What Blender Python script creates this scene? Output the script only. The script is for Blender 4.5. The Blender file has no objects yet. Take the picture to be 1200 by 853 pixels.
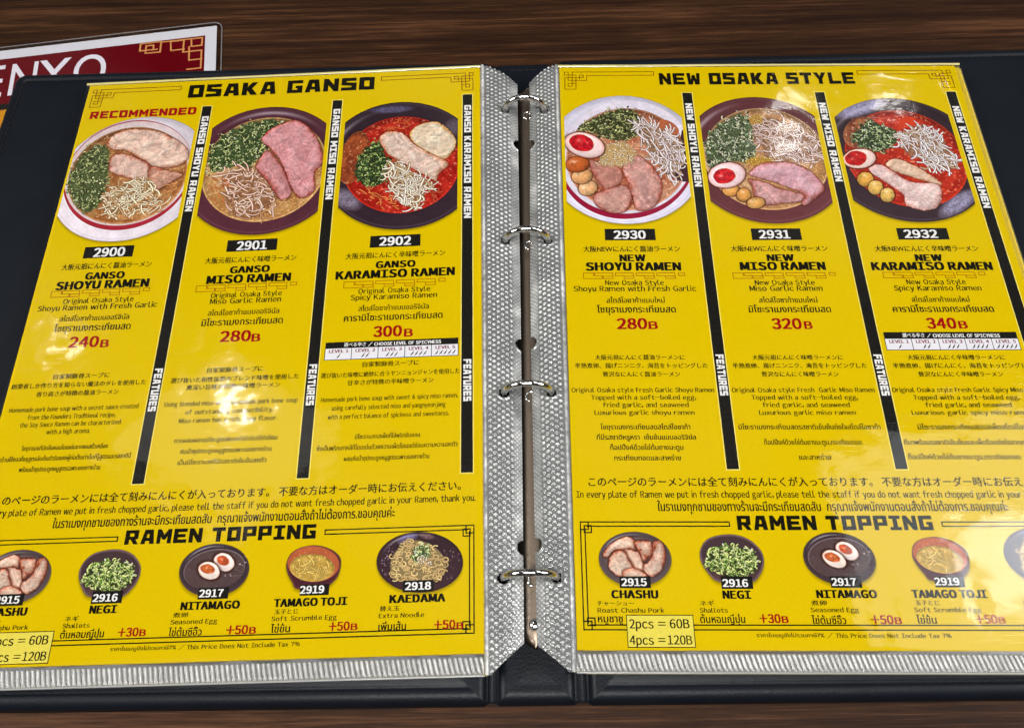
# A ring-bound ramen menu lying open on a wooden table, seen close up.
import bpy, bmesh, math, random
import numpy as np
from mathutils import Matrix, Vector
from mathutils.geometry import tessellate_polygon

scene = bpy.context.scene
COL = scene.collection
R = math.radians

# ------------------------------------------------------------------ camera
cd = bpy.data.cameras.new('camera')
cd.lens, cd.sensor_width, cd.sensor_fit = 29.449, 36.0, 'HORIZONTAL'
cd.clip_start, cd.clip_end = 0.01, 50.0
cam = bpy.data.objects.new('camera', cd)
COL.objects.link(cam)
cam.matrix_world = Matrix(((0.99966, 0.019644, 0.017152, 0.000638), (-0.009841, 0.893247, -0.449458, -0.193248),
                           (-0.024151, 0.449137, 0.893137, 0.345185), (0, 0, 0, 1)))
scene.camera = cam

# ------------------------------------------------------------------ room light
world = bpy.data.worlds.new('World')
scene.world = world
world.use_nodes = True
wb = world.node_tree.nodes['Background']
# the dim room around the table: dark, with paler patches of ceiling and wall (room noise)
_wt = world.node_tree
_tc = _wt.nodes.new('ShaderNodeTexCoord'); _no = _wt.nodes.new('ShaderNodeTexNoise'); _rp = _wt.nodes.new('ShaderNodeValToRGB')
_no.inputs['Scale'].default_value = 4.0; _no.inputs['Detail'].default_value = 3.0
_rp.color_ramp.elements[0].position = 0.46; _rp.color_ramp.elements[0].color = (0.012, 0.011, 0.010, 1)
_rp.color_ramp.elements[1].position = 0.70; _rp.color_ramp.elements[1].color = (0.62, 0.60, 0.58, 1)
_wt.links.new(_tc.outputs['Generated'], _no.inputs['Vector']); _wt.links.new(_no.outputs['Fac'], _rp.inputs['Fac']); _wt.links.new(_rp.outputs['Color'], wb.inputs['Color'])
wb.inputs['Strength'].default_value = 0.5

def area(name, loc, target, size, power, color, sy=None):
    l = bpy.data.lights.new(name, 'AREA')
    l.shape = 'RECTANGLE'
    l.size, l.size_y = size, sy or size
    l.energy, l.color = power, color
    o = bpy.data.objects.new(name, l)
    COL.objects.link(o)
    o.location = loc
    o.rotation_euler = (Vector(target) - Vector(loc)).to_track_quat('-Z', 'Y').to_euler()
    return o
# fill panels added left and right of the table, one panel overhead, smaller lamps further off, and daylight from the right
area('light_panel', (-2.7, -0.30, 1.9), (0, 0, 0), 0.9, 92, (1.0, 0.98, 0.945), 1.2)  # added side fill, set outside the film's mirror angle
area('light_panel', (2.8, -0.25, 1.9), (0, 0, 0), 0.9, 97, (1.0, 0.99, 0.985), 1.2)  # added side fill, leaves the binder's front edge dark
area('light_panel', (-0.05, -0.85, 2.2), (0, 0, 0), 1.0, 63, (1.0, 0.98, 0.95), 0.45)
area('ceiling_spot', (-1.0, 0.86, 2.05), (0, 0, 0), 0.09, 1.0, (1.0, 0.96, 0.9))
area('ceiling_spot', (-1.60, 1.10, 2.05), (0, 0, 0), 0.08, 0.35, (1.0, 0.96, 0.9))
area('ceiling_spot', (1.05, 1.98, 2.05), (0, 0, 0), 0.11, 0.6, (1.0, 0.96, 0.9))
area('ceiling_spot', (1.45, 2.14, 2.05), (0, 0, 0), 0.10, 0.5, (1.0, 0.96, 0.9))
area('window_light', (1.32, 0.20, 2.0), (0, 0, 0), 1.1, 6.2, (0.92, 0.96, 1.0), 0.6)
area('window_pane', (1.40, 0.36, 2.02), (0, 0, 0), 0.26, 1.8, (0.86, 0.93, 1.0), 0.20)
area('glare_halo_lamp', (-1.02, 0.80, 2.15), (0, 0, 0), 0.5, 0.9, (1.0, 0.97, 0.92))  # added lamp, spreads a soft halo round the left glint
scene.view_settings.view_transform = 'Standard'
scene.view_settings.look = 'None'
scene.view_settings.exposure = 0.0
scene.view_settings.gamma = 1.0
try:
    scene.cycles.transparent_max_bounces = 16
    scene.cycles.max_bounces = 8
    scene.cycles.caustics_reflective = False
    scene.cycles.use_light_tree = False
    scene.cycles.sample_clamp_indirect = 2.0
except Exception:
    pass

# ------------------------------------------------------------------ what is printed on the sheets (mm on the page)
SHEET_PRINT = {"L":[{"n":"heading","t":[["OSAKA GANSO",54.79,154.34,12.02,8.92,"block","ink"]]},{"n":"recommended_note","t":[["RECOMMENDED",4.41,60.87,23.76,5.01,"block","red"]]},{"n":"divider_bar","bar":[63.85,18.5,68.82000000000001,225.9],"v":[["GANSO SHOYU RAMEN",25.51,86.6],["FEATURES",172.43,193.12]]},{"n":"divider_bar","bar":[132.95,18.5,137.92,225.9],"v":[["GANSO MISO RAMEN",24.63,82.94],["FEATURES",173.23,193.01]]},{"n":"divider_bar","bar":[201.18,18.5,206.15,225.9],"v":[["GANSO KARAMISO RAMEN",25.99,97.71],["FEATURES",173.58,193.72]]},{"n":"number_plate","t":[["2900",24.31,38.99,111.12,4.8,"bold","white"]],"plate":[19.24,105.32,43.27,111.84]},{"n":"japanese_name","t":[["大阪元祖にんにく醤油ラーメン",10.23,53.42,118.15,3.41,"jpt","ink"]]},{"n":"dish_name","t":[["GANSO",23.0,41.16,123.79,3.6,"heavy","ink"],["SHOYU RAMEN",10.08,53.67,129.06,4.28,"heavy","ink"]]},{"n":"meander_ornament","me":[8.37,129.74,55.09,133.04]},{"n":"english_subtitle","t":[["Original Osaka Style",15.17,48.21,136.85,2.61,"reg","ink"],["Shoyu Ramen with Fresh Garlic",3.91,59.95,140.4,2.77,"reg","ink"]]},{"n":"thai_name","t":[["สไตล์โอซาก้าแบบออริจินัล",15.53,47.94,146.28,2.14,"th","ink"],["โชยุราเมงกระเทียมสด",14.13,49.5,151.57,2.7,"thb","ink"]]},{"n":"price","t":[["240",22.9,35.93,160.05,5.31,"bold","red"],["B",37.46,40.86,160.47,3.75,"bold","red"]]},{"n":"description","t":[["自家製豚骨スープに",19.29,44.56,175.86,2.55,"jpt","ink"],["創業者しか作り方を知らない魔法のタレを使用した",1.36,61.57,180.02,2.52,"jpt","ink"],["香り高さが特徴の醤油ラーメン",13.47,50.17,184.21,2.5,"jpt","ink"],["Homemade pork bone soup with a secret sauce created",3.22,60.28,191.31,2.13,"reg","ink"],["from the Founders Traditional recipe,",12.25,50.92,195.05,2.11,"reg","ink"],["the Soy Sauce Ramen can be characterized",9.71,53.82,198.53,2.09,"reg","ink"],["with a high aroma.",22.14,41.12,202.08,2.07,"reg","ink"],["โชยุราเมงที่มีกลิ่นหอมโดดเด่นจากซอสถั่วเหลือง",13.08,50.34,209.31,1.56,"thb","ink"],["ทางร้านใช้ซอสโชยุสูตรลับต้นตำรับของผู้ก่อตั้งเท่านั้นที่รู้สูตรและรสชาตินี้",2.47,61.15,214.12,1.62,"thb","ink"],["พร้อมน้ำซุปกระดูกหมูสูตรเฉพาะของทางร้าน",14.31,48.94,218.9,1.6,"thb","ink"]]},{"n":"number_plate","t":[["2901",93.51,107.67,110.65,4.79,"bold","white"]],"plate":[88.48,104.83,112.69,111.45]},{"n":"japanese_name","t":[["大阪元祖にんにく味噌ラーメン",79.13,122.69,117.88,3.39,"jpt","ink"]]},{"n":"dish_name","t":[["GANSO",92.1,110.3,123.62,3.59,"heavy","ink"],["MISO RAMEN",81.73,120.72,129.04,4.26,"heavy","ink"]]},{"n":"meander_ornament","me":[77.06,129.94,124.36,133.22]},{"n":"english_subtitle","t":[["Original Osaka Style",84.63,117.69,136.83,2.6,"reg","ink"],["Miso Garlic Ramen",84.69,117.63,140.13,2.76,"reg","ink"]]},{"n":"thai_name","t":[["สไตล์โอซาก้าแบบออริจินัล",84.56,117.47,146.29,2.13,"th","ink"],["มิโซะราเมงกระเทียมสด",82.37,119.58,151.61,2.69,"thb","ink"]]},{"n":"price","t":[["280",92.14,105.52,160.09,5.29,"bold","red"],["B",106.54,110.02,160.5,3.78,"bold","red"]]},{"n":"description","t":[["自家製豚骨スープに",88.31,113.25,175.57,2.54,"jpt","ink"],["選び抜いた相性抜群のブレンド味噌を使用した",72.79,129.6,179.97,2.51,"jpt","ink"],["奥深い旨味が特徴の味噌ラーメン",80.2,121.67,183.68,2.49,"jpt","ink"],["Using blended miso with homemade pork bone soup",71.79,130.08,191.23,2.12,"reg","ink"],["of outstanding compatibility.",81.59,119.88,195.24,2.1,"reg","ink"],["Miso ramen has a rich, deep flavor.",79.42,122.15,199.22,2.08,"reg","ink"],["การผสมผสานมิโซะสูตรพิเศษที่เข้ากันได้ดีเยี่ยม",78.81,123.08,208.24,1.56,"thb","ink"],["กับน้ำซุปกระดูกหมูสูตรเฉพาะของทางร้าน",82.16,121.06,213.27,1.62,"thb","ink"],["เป็นมิโซะราเมงที่มีรสชาติเข้มข้นลงตัว",81.84,119.42,218.17,1.6,"thb","ink"]]},{"n":"number_plate","t":[["2902",162.07,176.7,111.51,4.66,"bold","white"]],"plate":[157.38,105.8,181.41,112.49]},{"n":"japanese_name","t":[["大阪元祖にんにく辛味噌ラーメン",146.24,193.23,118.58,3.37,"jpt","ink"]]},{"n":"dish_name","t":[["GANSO",161.07,179.1,124.08,3.57,"heavy","ink"],["KARAMISO RAMEN",142.57,197.54,129.49,4.24,"heavy","ink"]]},{"n":"meander_ornament","me":[146.39,131.12,193.61,134.37]},{"n":"english_subtitle","t":[["Original Osaka Style",153.45,186.59,137.73,2.58,"reg","ink"],["Spicy Karamiso Ramen",150.11,189.8,141.1,2.74,"reg","ink"]]},{"n":"thai_name","t":[["สไตล์โอซาก้าแบบออริจินัล",154.0,186.2,147.03,2.12,"th","ink"],["คารามิโซะราเมงกระเทียมสด",147.69,192.5,152.12,2.67,"thb","ink"]]},{"n":"price","t":[["300",161.74,174.03,160.62,5.26,"bold","red"],["B",175.58,179.03,161.04,3.84,"bold","red"]]},{"n":"description","t":[["自家製豚骨スープに",157.59,182.49,175.53,2.53,"jpt","ink"],["選び抜いた味噌に絶妙に合うヤンニョンジャンを使用した",139.43,200.39,180.32,2.5,"jpt","ink"],["甘辛さが特徴の辛味噌ラーメン",151.36,189.06,184.25,2.47,"jpt","ink"],["Homemade pork bone soup with sweet & spicy miso ramen,",140.35,199.71,191.77,2.1,"reg","ink"],["using carefully selected miso and yangnyeonjang",145.47,194.42,195.82,2.08,"reg","ink"],["with a perfect balance of spiciness and sweetness.",143.94,195.93,199.94,2.06,"reg","ink"],["มิโซะราเมงรสเผ็ดที่ใส่พริกยันยอน",156.26,183.77,209.31,1.55,"thb","ink"],["ซึ่งเป็นพริกเกาหลีที่โดดเด่นด้วยความเผ็ดร้อนแต่ซ่อนความหวานลงตัว",140.32,199.67,214.11,1.61,"thb","ink"],["ผสมกับน้ำซุปกระดูกหมูสูตรเฉพาะของทางร้าน",152.2,187.95,219.03,1.59,"thb","ink"]]},{"n":"spiciness_chart","chart":[140.26,162.6,199.75,171.45,0.36]},{"n":"garlic_notice","t":[["このページのラーメンには全て刻みにんにくが入っております。 不要な方はオーダー時にお伝えください。",6.78,201.19,233.29,4.0,"jpb","ink"],["In every plate of Ramen we put in fresh chopped garlic, please tell the staff if you do not want fresh chopped garlic in your Ramen, thank you.",1.65,207.11,238.0,2.7,"reg","ink"],["ในราเมงทุกชามของทางร้านจะมีกระเทียมสดสับ  กรุณาแจ้งพนักงานตอนสั่งถ้าไม่ต้องการ.ขอบคุณค่ะ",34.15,174.45,243.57,2.9,"thb","ink"]]},{"n":"topping_heading","t":[["RAMEN TOPPING",65.3,142.9,251.4,5.9,"block","ink"]]},{"n":"topping_number_plate","t":[["2915",18.02,27.46,273.31,2.81,"bold","white"]],"plate":[17.17,269.64,29.21,274.15]},{"n":"topping_name","t":[["CHASHU",14.06,31.49,277.94,2.91,"heavy","ink"]]},{"n":"topping_subtitle","t":[["チャーシュー",8.21,22.22,280.83,1.92,"jpt","ink"],["Roast Chashu Pork",8.26,33.57,283.37,1.68,"reg","ink"],["หมูชาชู",8.27,17.63,286.94,2.2,"thb","ink"]]},{"n":"topping_number_plate","t":[["2916",57.02,66.54,273.6,2.81,"bold","white"]],"plate":[56.37,269.61,68.54,274.44]},{"n":"topping_name","t":[["NEGI",56.69,66.96,278.06,2.9,"heavy","ink"]]},{"n":"topping_subtitle","t":[["ネギ",47.44,52.81,280.79,1.92,"jpt","ink"],["Shallots",47.19,57.72,283.33,1.68,"reg","ink"],["ต้นหอมญี่ปุ่น",46.98,63.89,287.1,2.2,"thb","ink"]]},{"n":"topping_price","t":[["+30",69.53,77.18,287.08,3.14,"bold","red"],["B",77.92,80.15,287.07,2.39,"bold","red"]]},{"n":"topping_number_plate","t":[["2917",99.07,108.25,273.14,2.81,"bold","white"]],"plate":[98.48,269.57,110.46,273.98]},{"n":"topping_name","t":[["NITAMAGO",92.58,115.2,277.79,2.9,"heavy","ink"]]},{"n":"topping_subtitle","t":[["煮卵",89.85,95.69,280.65,1.92,"jpt","ink"],["Seasoned Egg",89.3,107.39,283.12,1.68,"reg","ink"],["ไข่ต้มซีอิ๊ว",89.09,101.94,287.46,2.19,"thb","ink"]]},{"n":"topping_price","t":[["+50",111.58,119.66,287.43,3.14,"bold","red"],["B",120.45,122.81,287.42,2.38,"bold","red"]]},{"n":"topping_number_plate","t":[["2919",138.72,147.88,272.94,2.81,"bold","white"]],"plate":[138.52,269.54,149.98,273.78]},{"n":"topping_name","t":[["TAMAGO TOJI",129.04,157.13,277.72,2.9,"heavy","ink"]]},{"n":"topping_subtitle","t":[["玉子とじ",129.41,138.47,280.54,1.91,"jpt","ink"],["Soft Scrumble Egg",128.55,153.69,283.06,1.68,"reg","ink"],["ไข่ข้น",128.61,135.99,287.25,2.19,"thb","ink"]]},{"n":"topping_price","t":[["+50",151.05,158.77,287.22,3.13,"bold","red"],["B",159.52,161.78,287.21,2.38,"bold","red"]]},{"n":"topping_number_plate","t":[["2918",179.8,189.6,272.81,2.82,"bold","white"]],"plate":[178.75,269.17,190.74,273.66]},{"n":"topping_name","t":[["KAEDAMA",174.02,195.14,277.57,2.91,"heavy","ink"]]},{"n":"topping_subtitle","t":[["替え玉",170.2,177.77,280.62,1.92,"jpt","ink"],["Extra Noodle",169.99,187.36,283.14,1.69,"reg","ink"],["เพิ่มเส้น",170.05,180.48,287.68,2.2,"thb","ink"]]},{"n":"topping_price","t":[["+50",191.38,199.21,287.78,3.14,"bold","red"],["B",199.97,202.26,287.95,2.38,"bold","red"]]},{"n":"portion_price_box","t":[["2pcs =",20.08,33.6,289.17,3.29,"reg","ink"],["60B",35.37,42.61,289.09,3.29,"reg","ink"],["4pcs =",19.89,33.13,295.04,3.23,"reg","ink"],["120B",34.09,43.11,294.96,3.23,"reg","ink"]],"box":[19.06,284.3,44.27,296.03]},{"n":"tax_note","t":[["ราคาในเมนูยังไม่รวมภาษี7%",67.55,92.86,292.3,1.12,"th","ink"],["/ This Price Does Not Include Tax 7%",94.03,140.25,292.5,1.56,"reg","ink"]]},{"n":"topping_frame","frame":[2.79,248.07,206.5,289.67,62.2,146.63]},{"n":"corner_ornament","orn":[[[6.79,3.37],[6.49,13.47],[4.38,13.46],[4.44,11.45],[8.58,11.48]],[[14.41,5.89],[14.28,9.45],[4.49,9.38],[4.66,3.36],[2.71,3.35],[2.65,5.5],[8.77,5.55],[8.45,15.6],[2.62,15.56],[2.83,7.35],[12.55,7.41],[12.61,5.57],[10.58,5.56],[10.48,8.32]]],"yo":[3.37,5.89],"end":50.22,"mir":0},{"n":"corner_ornament","orn":[[[6.79,3.37],[6.49,13.47],[4.38,13.46],[4.44,11.45],[8.58,11.48]],[[14.41,5.89],[14.28,9.45],[4.49,9.38],[4.66,3.36],[2.71,3.35],[2.65,5.5],[8.77,5.55],[8.45,15.6],[2.62,15.56],[2.83,7.35],[12.55,7.41],[12.61,5.57],[10.58,5.56],[10.48,8.32]]],"yo":[3.37,5.89],"end":157.82,"mir":1}],"R":[{"n":"heading","t":[["NEW OSAKA STYLE",52.55,155.38,12.71,8.18,"block","ink"]]},{"n":"divider_bar","bar":[63.85,18.5,68.82000000000001,225.9],"v":[["NEW SHOYU RAMEN",25.92,80.09],["FEATURES",172.77,192.65]]},{"n":"divider_bar","bar":[132.95,18.5,137.92,225.9],"v":[["NEW MISO RAMEN",25.93,77.24],["FEATURES",172.91,192.74]]},{"n":"divider_bar","bar":[201.18,18.5,206.15,225.9],"v":[["NEW KARAMISO RAMEN",28.7,93.61],["FEATURES",173.03,192.83]]},{"n":"number_plate","t":[["2930",23.62,38.28,110.91,4.54,"bold","white"]],"plate":[19.19,105.23,43.17,111.79]},{"n":"japanese_name","t":[["大阪NEWにんにく醤油ラーメン",8.72,54.04,118.45,3.39,"jpt","ink"]]},{"n":"dish_name","t":[["NEW",25.74,37.28,123.63,3.59,"heavy","ink"],["SHOYU RAMEN",9.82,53.34,128.7,4.26,"heavy","ink"]]},{"n":"meander_ornament","me":[8.25,130.13,55.25,133.17]},{"n":"english_subtitle","t":[["New Osaka Style",18.15,45.0,136.72,2.6,"reg","ink"],["Shoyu Ramen with Fresh Garlic",3.53,59.48,140.04,2.76,"reg","ink"]]},{"n":"thai_name","t":[["สไตล์โอซาก้าแบบใหม่",18.28,44.63,146.23,2.13,"th","ink"],["โชยุราเมงกระเทียมสด",13.8,49.23,151.3,2.69,"thb","ink"]]},{"n":"price","t":[["280",22.59,35.55,159.78,5.28,"bold","red"],["B",36.69,40.32,159.8,3.78,"bold","red"]]},{"n":"description","t":[["大阪元祖にんにく醤油ラーメンに",11.82,51.1,175.37,2.53,"jpt","ink"],["半熟煮卵、揚げニンニク、海苔をトッピングした",2.89,60.77,179.43,2.51,"jpt","ink"],["贅沢なにんにく醤油ラーメン",14.85,48.33,183.58,2.48,"jpt","ink"],["Original Osaka style Fresh Garlic Shoyu Ramen",1.06,62.34,190.98,2.11,"reg","ink"],["Topped with a soft-boiled egg,",9.37,54.19,194.49,2.09,"reg","ink"],["fried garlic, and seaweed",14.18,50.7,197.97,2.08,"reg","ink"],["Luxurious garlic shoyu ramen",10.54,52.9,201.53,2.06,"reg","ink"],["โชยุราเมงกระเทียมสดสไตล์โอซาก้า",12.78,50.47,208.18,1.79,"thb","ink"],["ที่มีรสชาติหรูหรา  เข้มข้นแบบออริจินัล",11.0,52.43,212.81,1.77,"thb","ink"],["ท็อปปิ้งค์ด้วยไข่ต้มยางมะตูม",16.41,46.78,217.38,1.75,"thb","ink"],["กระเทียมทอดและสาหร่าย",17.8,45.31,222.01,1.73,"thb","ink"]]},{"n":"number_plate","t":[["2931",92.38,106.67,110.92,4.53,"bold","white"]],"plate":[88.65,105.25,112.15,111.9]},{"n":"japanese_name","t":[["大阪NEWにんにく味噌ラーメン",78.02,123.11,118.45,3.38,"jpt","ink"]]},{"n":"dish_name","t":[["NEW",94.48,106.38,123.72,3.58,"heavy","ink"],["MISO RAMEN",81.46,120.22,128.68,4.25,"heavy","ink"]]},{"n":"meander_ornament","me":[77.28,130.21,124.62,133.25]},{"n":"english_subtitle","t":[["New Osaka Style",86.85,114.18,136.83,2.59,"reg","ink"],["Miso Garlic Ramen",84.1,117.17,140.05,2.75,"reg","ink"]]},{"n":"thai_name","t":[["สไตล์โอซาก้าแบบใหม่",87.57,113.83,146.28,2.12,"th","ink"],["มิโซะราเมงกระเทียมสด",82.3,119.15,151.35,2.68,"thb","ink"]]},{"n":"price","t":[["320",91.87,104.6,159.94,5.27,"bold","red"],["B",106.19,109.34,159.96,3.77,"bold","red"]]},{"n":"description","t":[["大阪元祖にんにく味噌ラーメンに",80.78,120.28,175.5,2.53,"jpt","ink"],["半熟煮卵、揚げニンニク、海苔をトッピングした",71.72,129.94,179.55,2.5,"jpt","ink"],["贅沢なにんにく味噌ラーメン",83.8,117.0,183.69,2.48,"jpt","ink"],["Original Osaka style Fresh  Garlic Miso Ramen",70.02,131.06,191.08,2.11,"reg","ink"],["Topped with a soft-boiled egg,",77.99,123.3,194.58,2.09,"reg","ink"],["fried garlic, and seaweed",82.27,119.22,198.05,2.07,"reg","ink"],["Luxurious garlic miso ramen",80.35,121.11,201.61,2.05,"reg","ink"],["มิโซะราเมงกระเทียมสดรสชาติเข้มข้นถึงใจสไตล์โอซาก้า",70.89,130.26,208.25,1.78,"thb","ink"],["ท็อปปิ้งค์ด้วยไข่ต้มยางมะตูม,กระเทียมทอด",80.72,121.12,215.15,1.75,"thb","ink"],["และสาหร่าย",94.26,107.26,221.75,1.72,"thb","ink"]]},{"n":"number_plate","t":[["2932",160.91,176.16,110.93,4.52,"bold","white"]],"plate":[157.59,105.27,181.5,111.91]},{"n":"japanese_name","t":[["大阪NEWにんにく辛味噌ラーメン",145.37,193.47,118.69,3.37,"jpt","ink"]]},{"n":"dish_name","t":[["NEW",163.34,175.19,123.95,3.57,"heavy","ink"],["KARAMISO RAMEN",142.22,197.22,128.91,4.24,"heavy","ink"]]},{"n":"meander_ornament","me":[146.39,130.2,193.37,133.23]},{"n":"english_subtitle","t":[["New Osaka Style",156.31,183.17,136.72,2.59,"reg","ink"],["Spicy Karamiso Ramen",149.97,189.52,140.11,2.75,"reg","ink"]]},{"n":"thai_name","t":[["สไตล์โอซาก้าแบบใหม่",156.65,182.63,146.15,2.12,"th","ink"],["คารามิโซะราเมงกระเทียมสด",147.11,192.24,151.39,2.68,"thb","ink"]]},{"n":"price","t":[["340",160.93,173.42,159.88,5.26,"bold","red"],["B",174.93,178.34,159.91,3.76,"bold","red"]]},{"n":"description","t":[["大阪元祖にんにく辛味噌ラーメンに",148.53,190.86,175.63,2.52,"jpt","ink"],["半熟煮卵、揚げにんにく、海苔をトッピングした",141.39,201.97,179.68,2.5,"jpt","ink"],["贅沢なにんにく辛味噌ラーメン",151.59,187.98,183.81,2.47,"jpt","ink"],["Original Osaka style Fresh Garlic Spicy Miso Ramen",138.72,203.53,191.1,2.1,"reg","ink"],["Topped with a soft-boiled egg,",147.07,192.02,194.67,2.08,"reg","ink"],["fried garlic, and seaweed",151.39,187.84,198.14,2.07,"reg","ink"],["Luxurious garlic spicy miso ramen",144.85,195.15,201.69,2.05,"reg","ink"],["มิโซะราเมงกระเทียมสดรสเผ็ดสไตล์โอซาก้า",145.95,195.81,208.31,1.78,"thb","ink"],["ที่มาพร้อมรสชาติเข้มข้นและเผ็ดร้อนถึงใจจากคารามิโซะ",138.8,197.41,215.2,1.75,"thb","ink"],["ท็อปปิ้งค์ด้วยไข่ต้มยางมะตูม,กระเทียมทอด",139.23,185.11,221.6,1.72,"thb","ink"]]},{"n":"spiciness_chart","chart":[140.38,161.69,199.12,170.65,0.38]},{"n":"garlic_notice","t":[["このページのラーメンには全て刻みにんにくが入っております。 不要な方はオーダー時にお伝えください。",6.78,201.19,233.29,4.0,"jpb","ink"],["In every plate of Ramen we put in fresh chopped garlic, please tell the staff if you do not want fresh chopped garlic in your Ramen, thank you.",1.65,207.11,238.0,2.7,"reg","ink"],["ในราเมงทุกชามของทางร้านจะมีกระเทียมสดสับ  กรุณาแจ้งพนักงานตอนสั่งถ้าไม่ต้องการ.ขอบคุณค่ะ",34.15,174.45,243.57,2.9,"thb","ink"]]},{"n":"topping_heading","t":[["RAMEN TOPPING",65.3,142.9,251.4,5.9,"block","ink"]]},{"n":"topping_number_plate","t":[["2915",18.02,27.46,273.31,2.81,"bold","white"]],"plate":[17.17,269.64,29.21,274.15]},{"n":"topping_name","t":[["CHASHU",14.06,31.49,277.94,2.91,"heavy","ink"]]},{"n":"topping_subtitle","t":[["チャーシュー",8.21,22.22,280.83,1.92,"jpt","ink"],["Roast Chashu Pork",8.26,33.57,283.37,1.68,"reg","ink"],["หมูชาชู",8.27,17.63,286.94,2.2,"thb","ink"]]},{"n":"topping_number_plate","t":[["2916",57.02,66.54,273.6,2.81,"bold","white"]],"plate":[56.37,269.61,68.54,274.44]},{"n":"topping_name","t":[["NEGI",56.69,66.96,278.06,2.9,"heavy","ink"]]},{"n":"topping_subtitle","t":[["ネギ",47.44,52.81,280.79,1.92,"jpt","ink"],["Shallots",47.19,57.72,283.33,1.68,"reg","ink"],["ต้นหอมญี่ปุ่น",46.98,63.89,287.1,2.2,"thb","ink"]]},{"n":"topping_price","t":[["+30",69.53,77.18,287.08,3.14,"bold","red"],["B",77.92,80.15,287.07,2.39,"bold","red"]]},{"n":"topping_number_plate","t":[["2917",99.07,108.25,273.14,2.81,"bold","white"]],"plate":[98.48,269.57,110.46,273.98]},{"n":"topping_name","t":[["NITAMAGO",92.58,115.2,277.79,2.9,"heavy","ink"]]},{"n":"topping_subtitle","t":[["煮卵",89.85,95.69,280.65,1.92,"jpt","ink"],["Seasoned Egg",89.3,107.39,283.12,1.68,"reg","ink"],["ไข่ต้มซีอิ๊ว",89.09,101.94,287.46,2.19,"thb","ink"]]},{"n":"topping_price","t":[["+50",111.58,119.66,287.43,3.14,"bold","red"],["B",120.45,122.81,287.42,2.38,"bold","red"]]},{"n":"topping_number_plate","t":[["2919",138.72,147.88,272.94,2.81,"bold","white"]],"plate":[138.52,269.54,149.98,273.78]},{"n":"topping_name","t":[["TAMAGO TOJI",129.04,157.13,277.72,2.9,"heavy","ink"]]},{"n":"topping_subtitle","t":[["玉子とじ",129.41,138.47,280.54,1.91,"jpt","ink"],["Soft Scrumble Egg",128.55,153.69,283.06,1.68,"reg","ink"],["ไข่ข้น",128.61,135.99,287.25,2.19,"thb","ink"]]},{"n":"topping_price","t":[["+50",151.05,158.77,287.22,3.13,"bold","red"],["B",159.52,161.78,287.21,2.38,"bold","red"]]},{"n":"topping_number_plate","t":[["2918",179.8,189.6,272.81,2.82,"bold","white"]],"plate":[178.75,269.17,190.74,273.66]},{"n":"topping_name","t":[["KAEDAMA",174.02,195.14,277.57,2.91,"heavy","ink"]]},{"n":"topping_subtitle","t":[["替え玉",170.2,177.77,280.62,1.92,"jpt","ink"],["Extra Noodle",169.99,187.36,283.14,1.69,"reg","ink"],["เพิ่มเส้น",170.05,180.48,287.68,2.2,"thb","ink"]]},{"n":"topping_price","t":[["+50",191.38,199.21,287.78,3.14,"bold","red"],["B",199.97,202.26,287.95,2.38,"bold","red"]]},{"n":"portion_price_box","t":[["2pcs =",20.08,33.6,289.17,3.29,"reg","ink"],["60B",35.37,42.61,289.09,3.29,"reg","ink"],["4pcs =",19.89,33.13,295.04,3.23,"reg","ink"],["120B",34.09,43.11,294.96,3.23,"reg","ink"]],"box":[19.06,284.3,44.27,296.03]},{"n":"tax_note","t":[["ราคาในเมนูยังไม่รวมภาษี7%",67.55,92.86,292.3,1.12,"th","ink"],["/ This Price Does Not Include Tax 7%",94.03,140.25,292.5,1.56,"reg","ink"]]},{"n":"topping_frame","frame":[2.79,248.07,206.5,289.67,62.2,146.63]},{"n":"corner_ornament","orn":[[[6.79,3.37],[6.49,13.47],[4.38,13.46],[4.44,11.45],[8.58,11.48]],[[14.41,5.89],[14.28,9.45],[4.49,9.38],[4.66,3.36],[2.71,3.35],[2.65,5.5],[8.77,5.55],[8.45,15.6],[2.62,15.56],[2.83,7.35],[12.55,7.41],[12.61,5.57],[10.58,5.56],[10.48,8.32]]],"yo":[3.37,5.89],"end":49.94,"mir":0},{"n":"corner_ornament","orn":[[[6.79,3.37],[6.49,13.47],[4.38,13.46],[4.44,11.45],[8.58,11.48]],[[14.41,5.89],[14.28,9.45],[4.49,9.38],[4.66,3.36],[2.71,3.35],[2.65,5.5],[8.77,5.55],[8.45,15.6],[2.62,15.56],[2.83,7.35],[12.55,7.41],[12.61,5.57],[10.58,5.56],[10.48,8.32]]],"yo":[3.37,5.89],"end":157.54,"mir":1}]}
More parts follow.
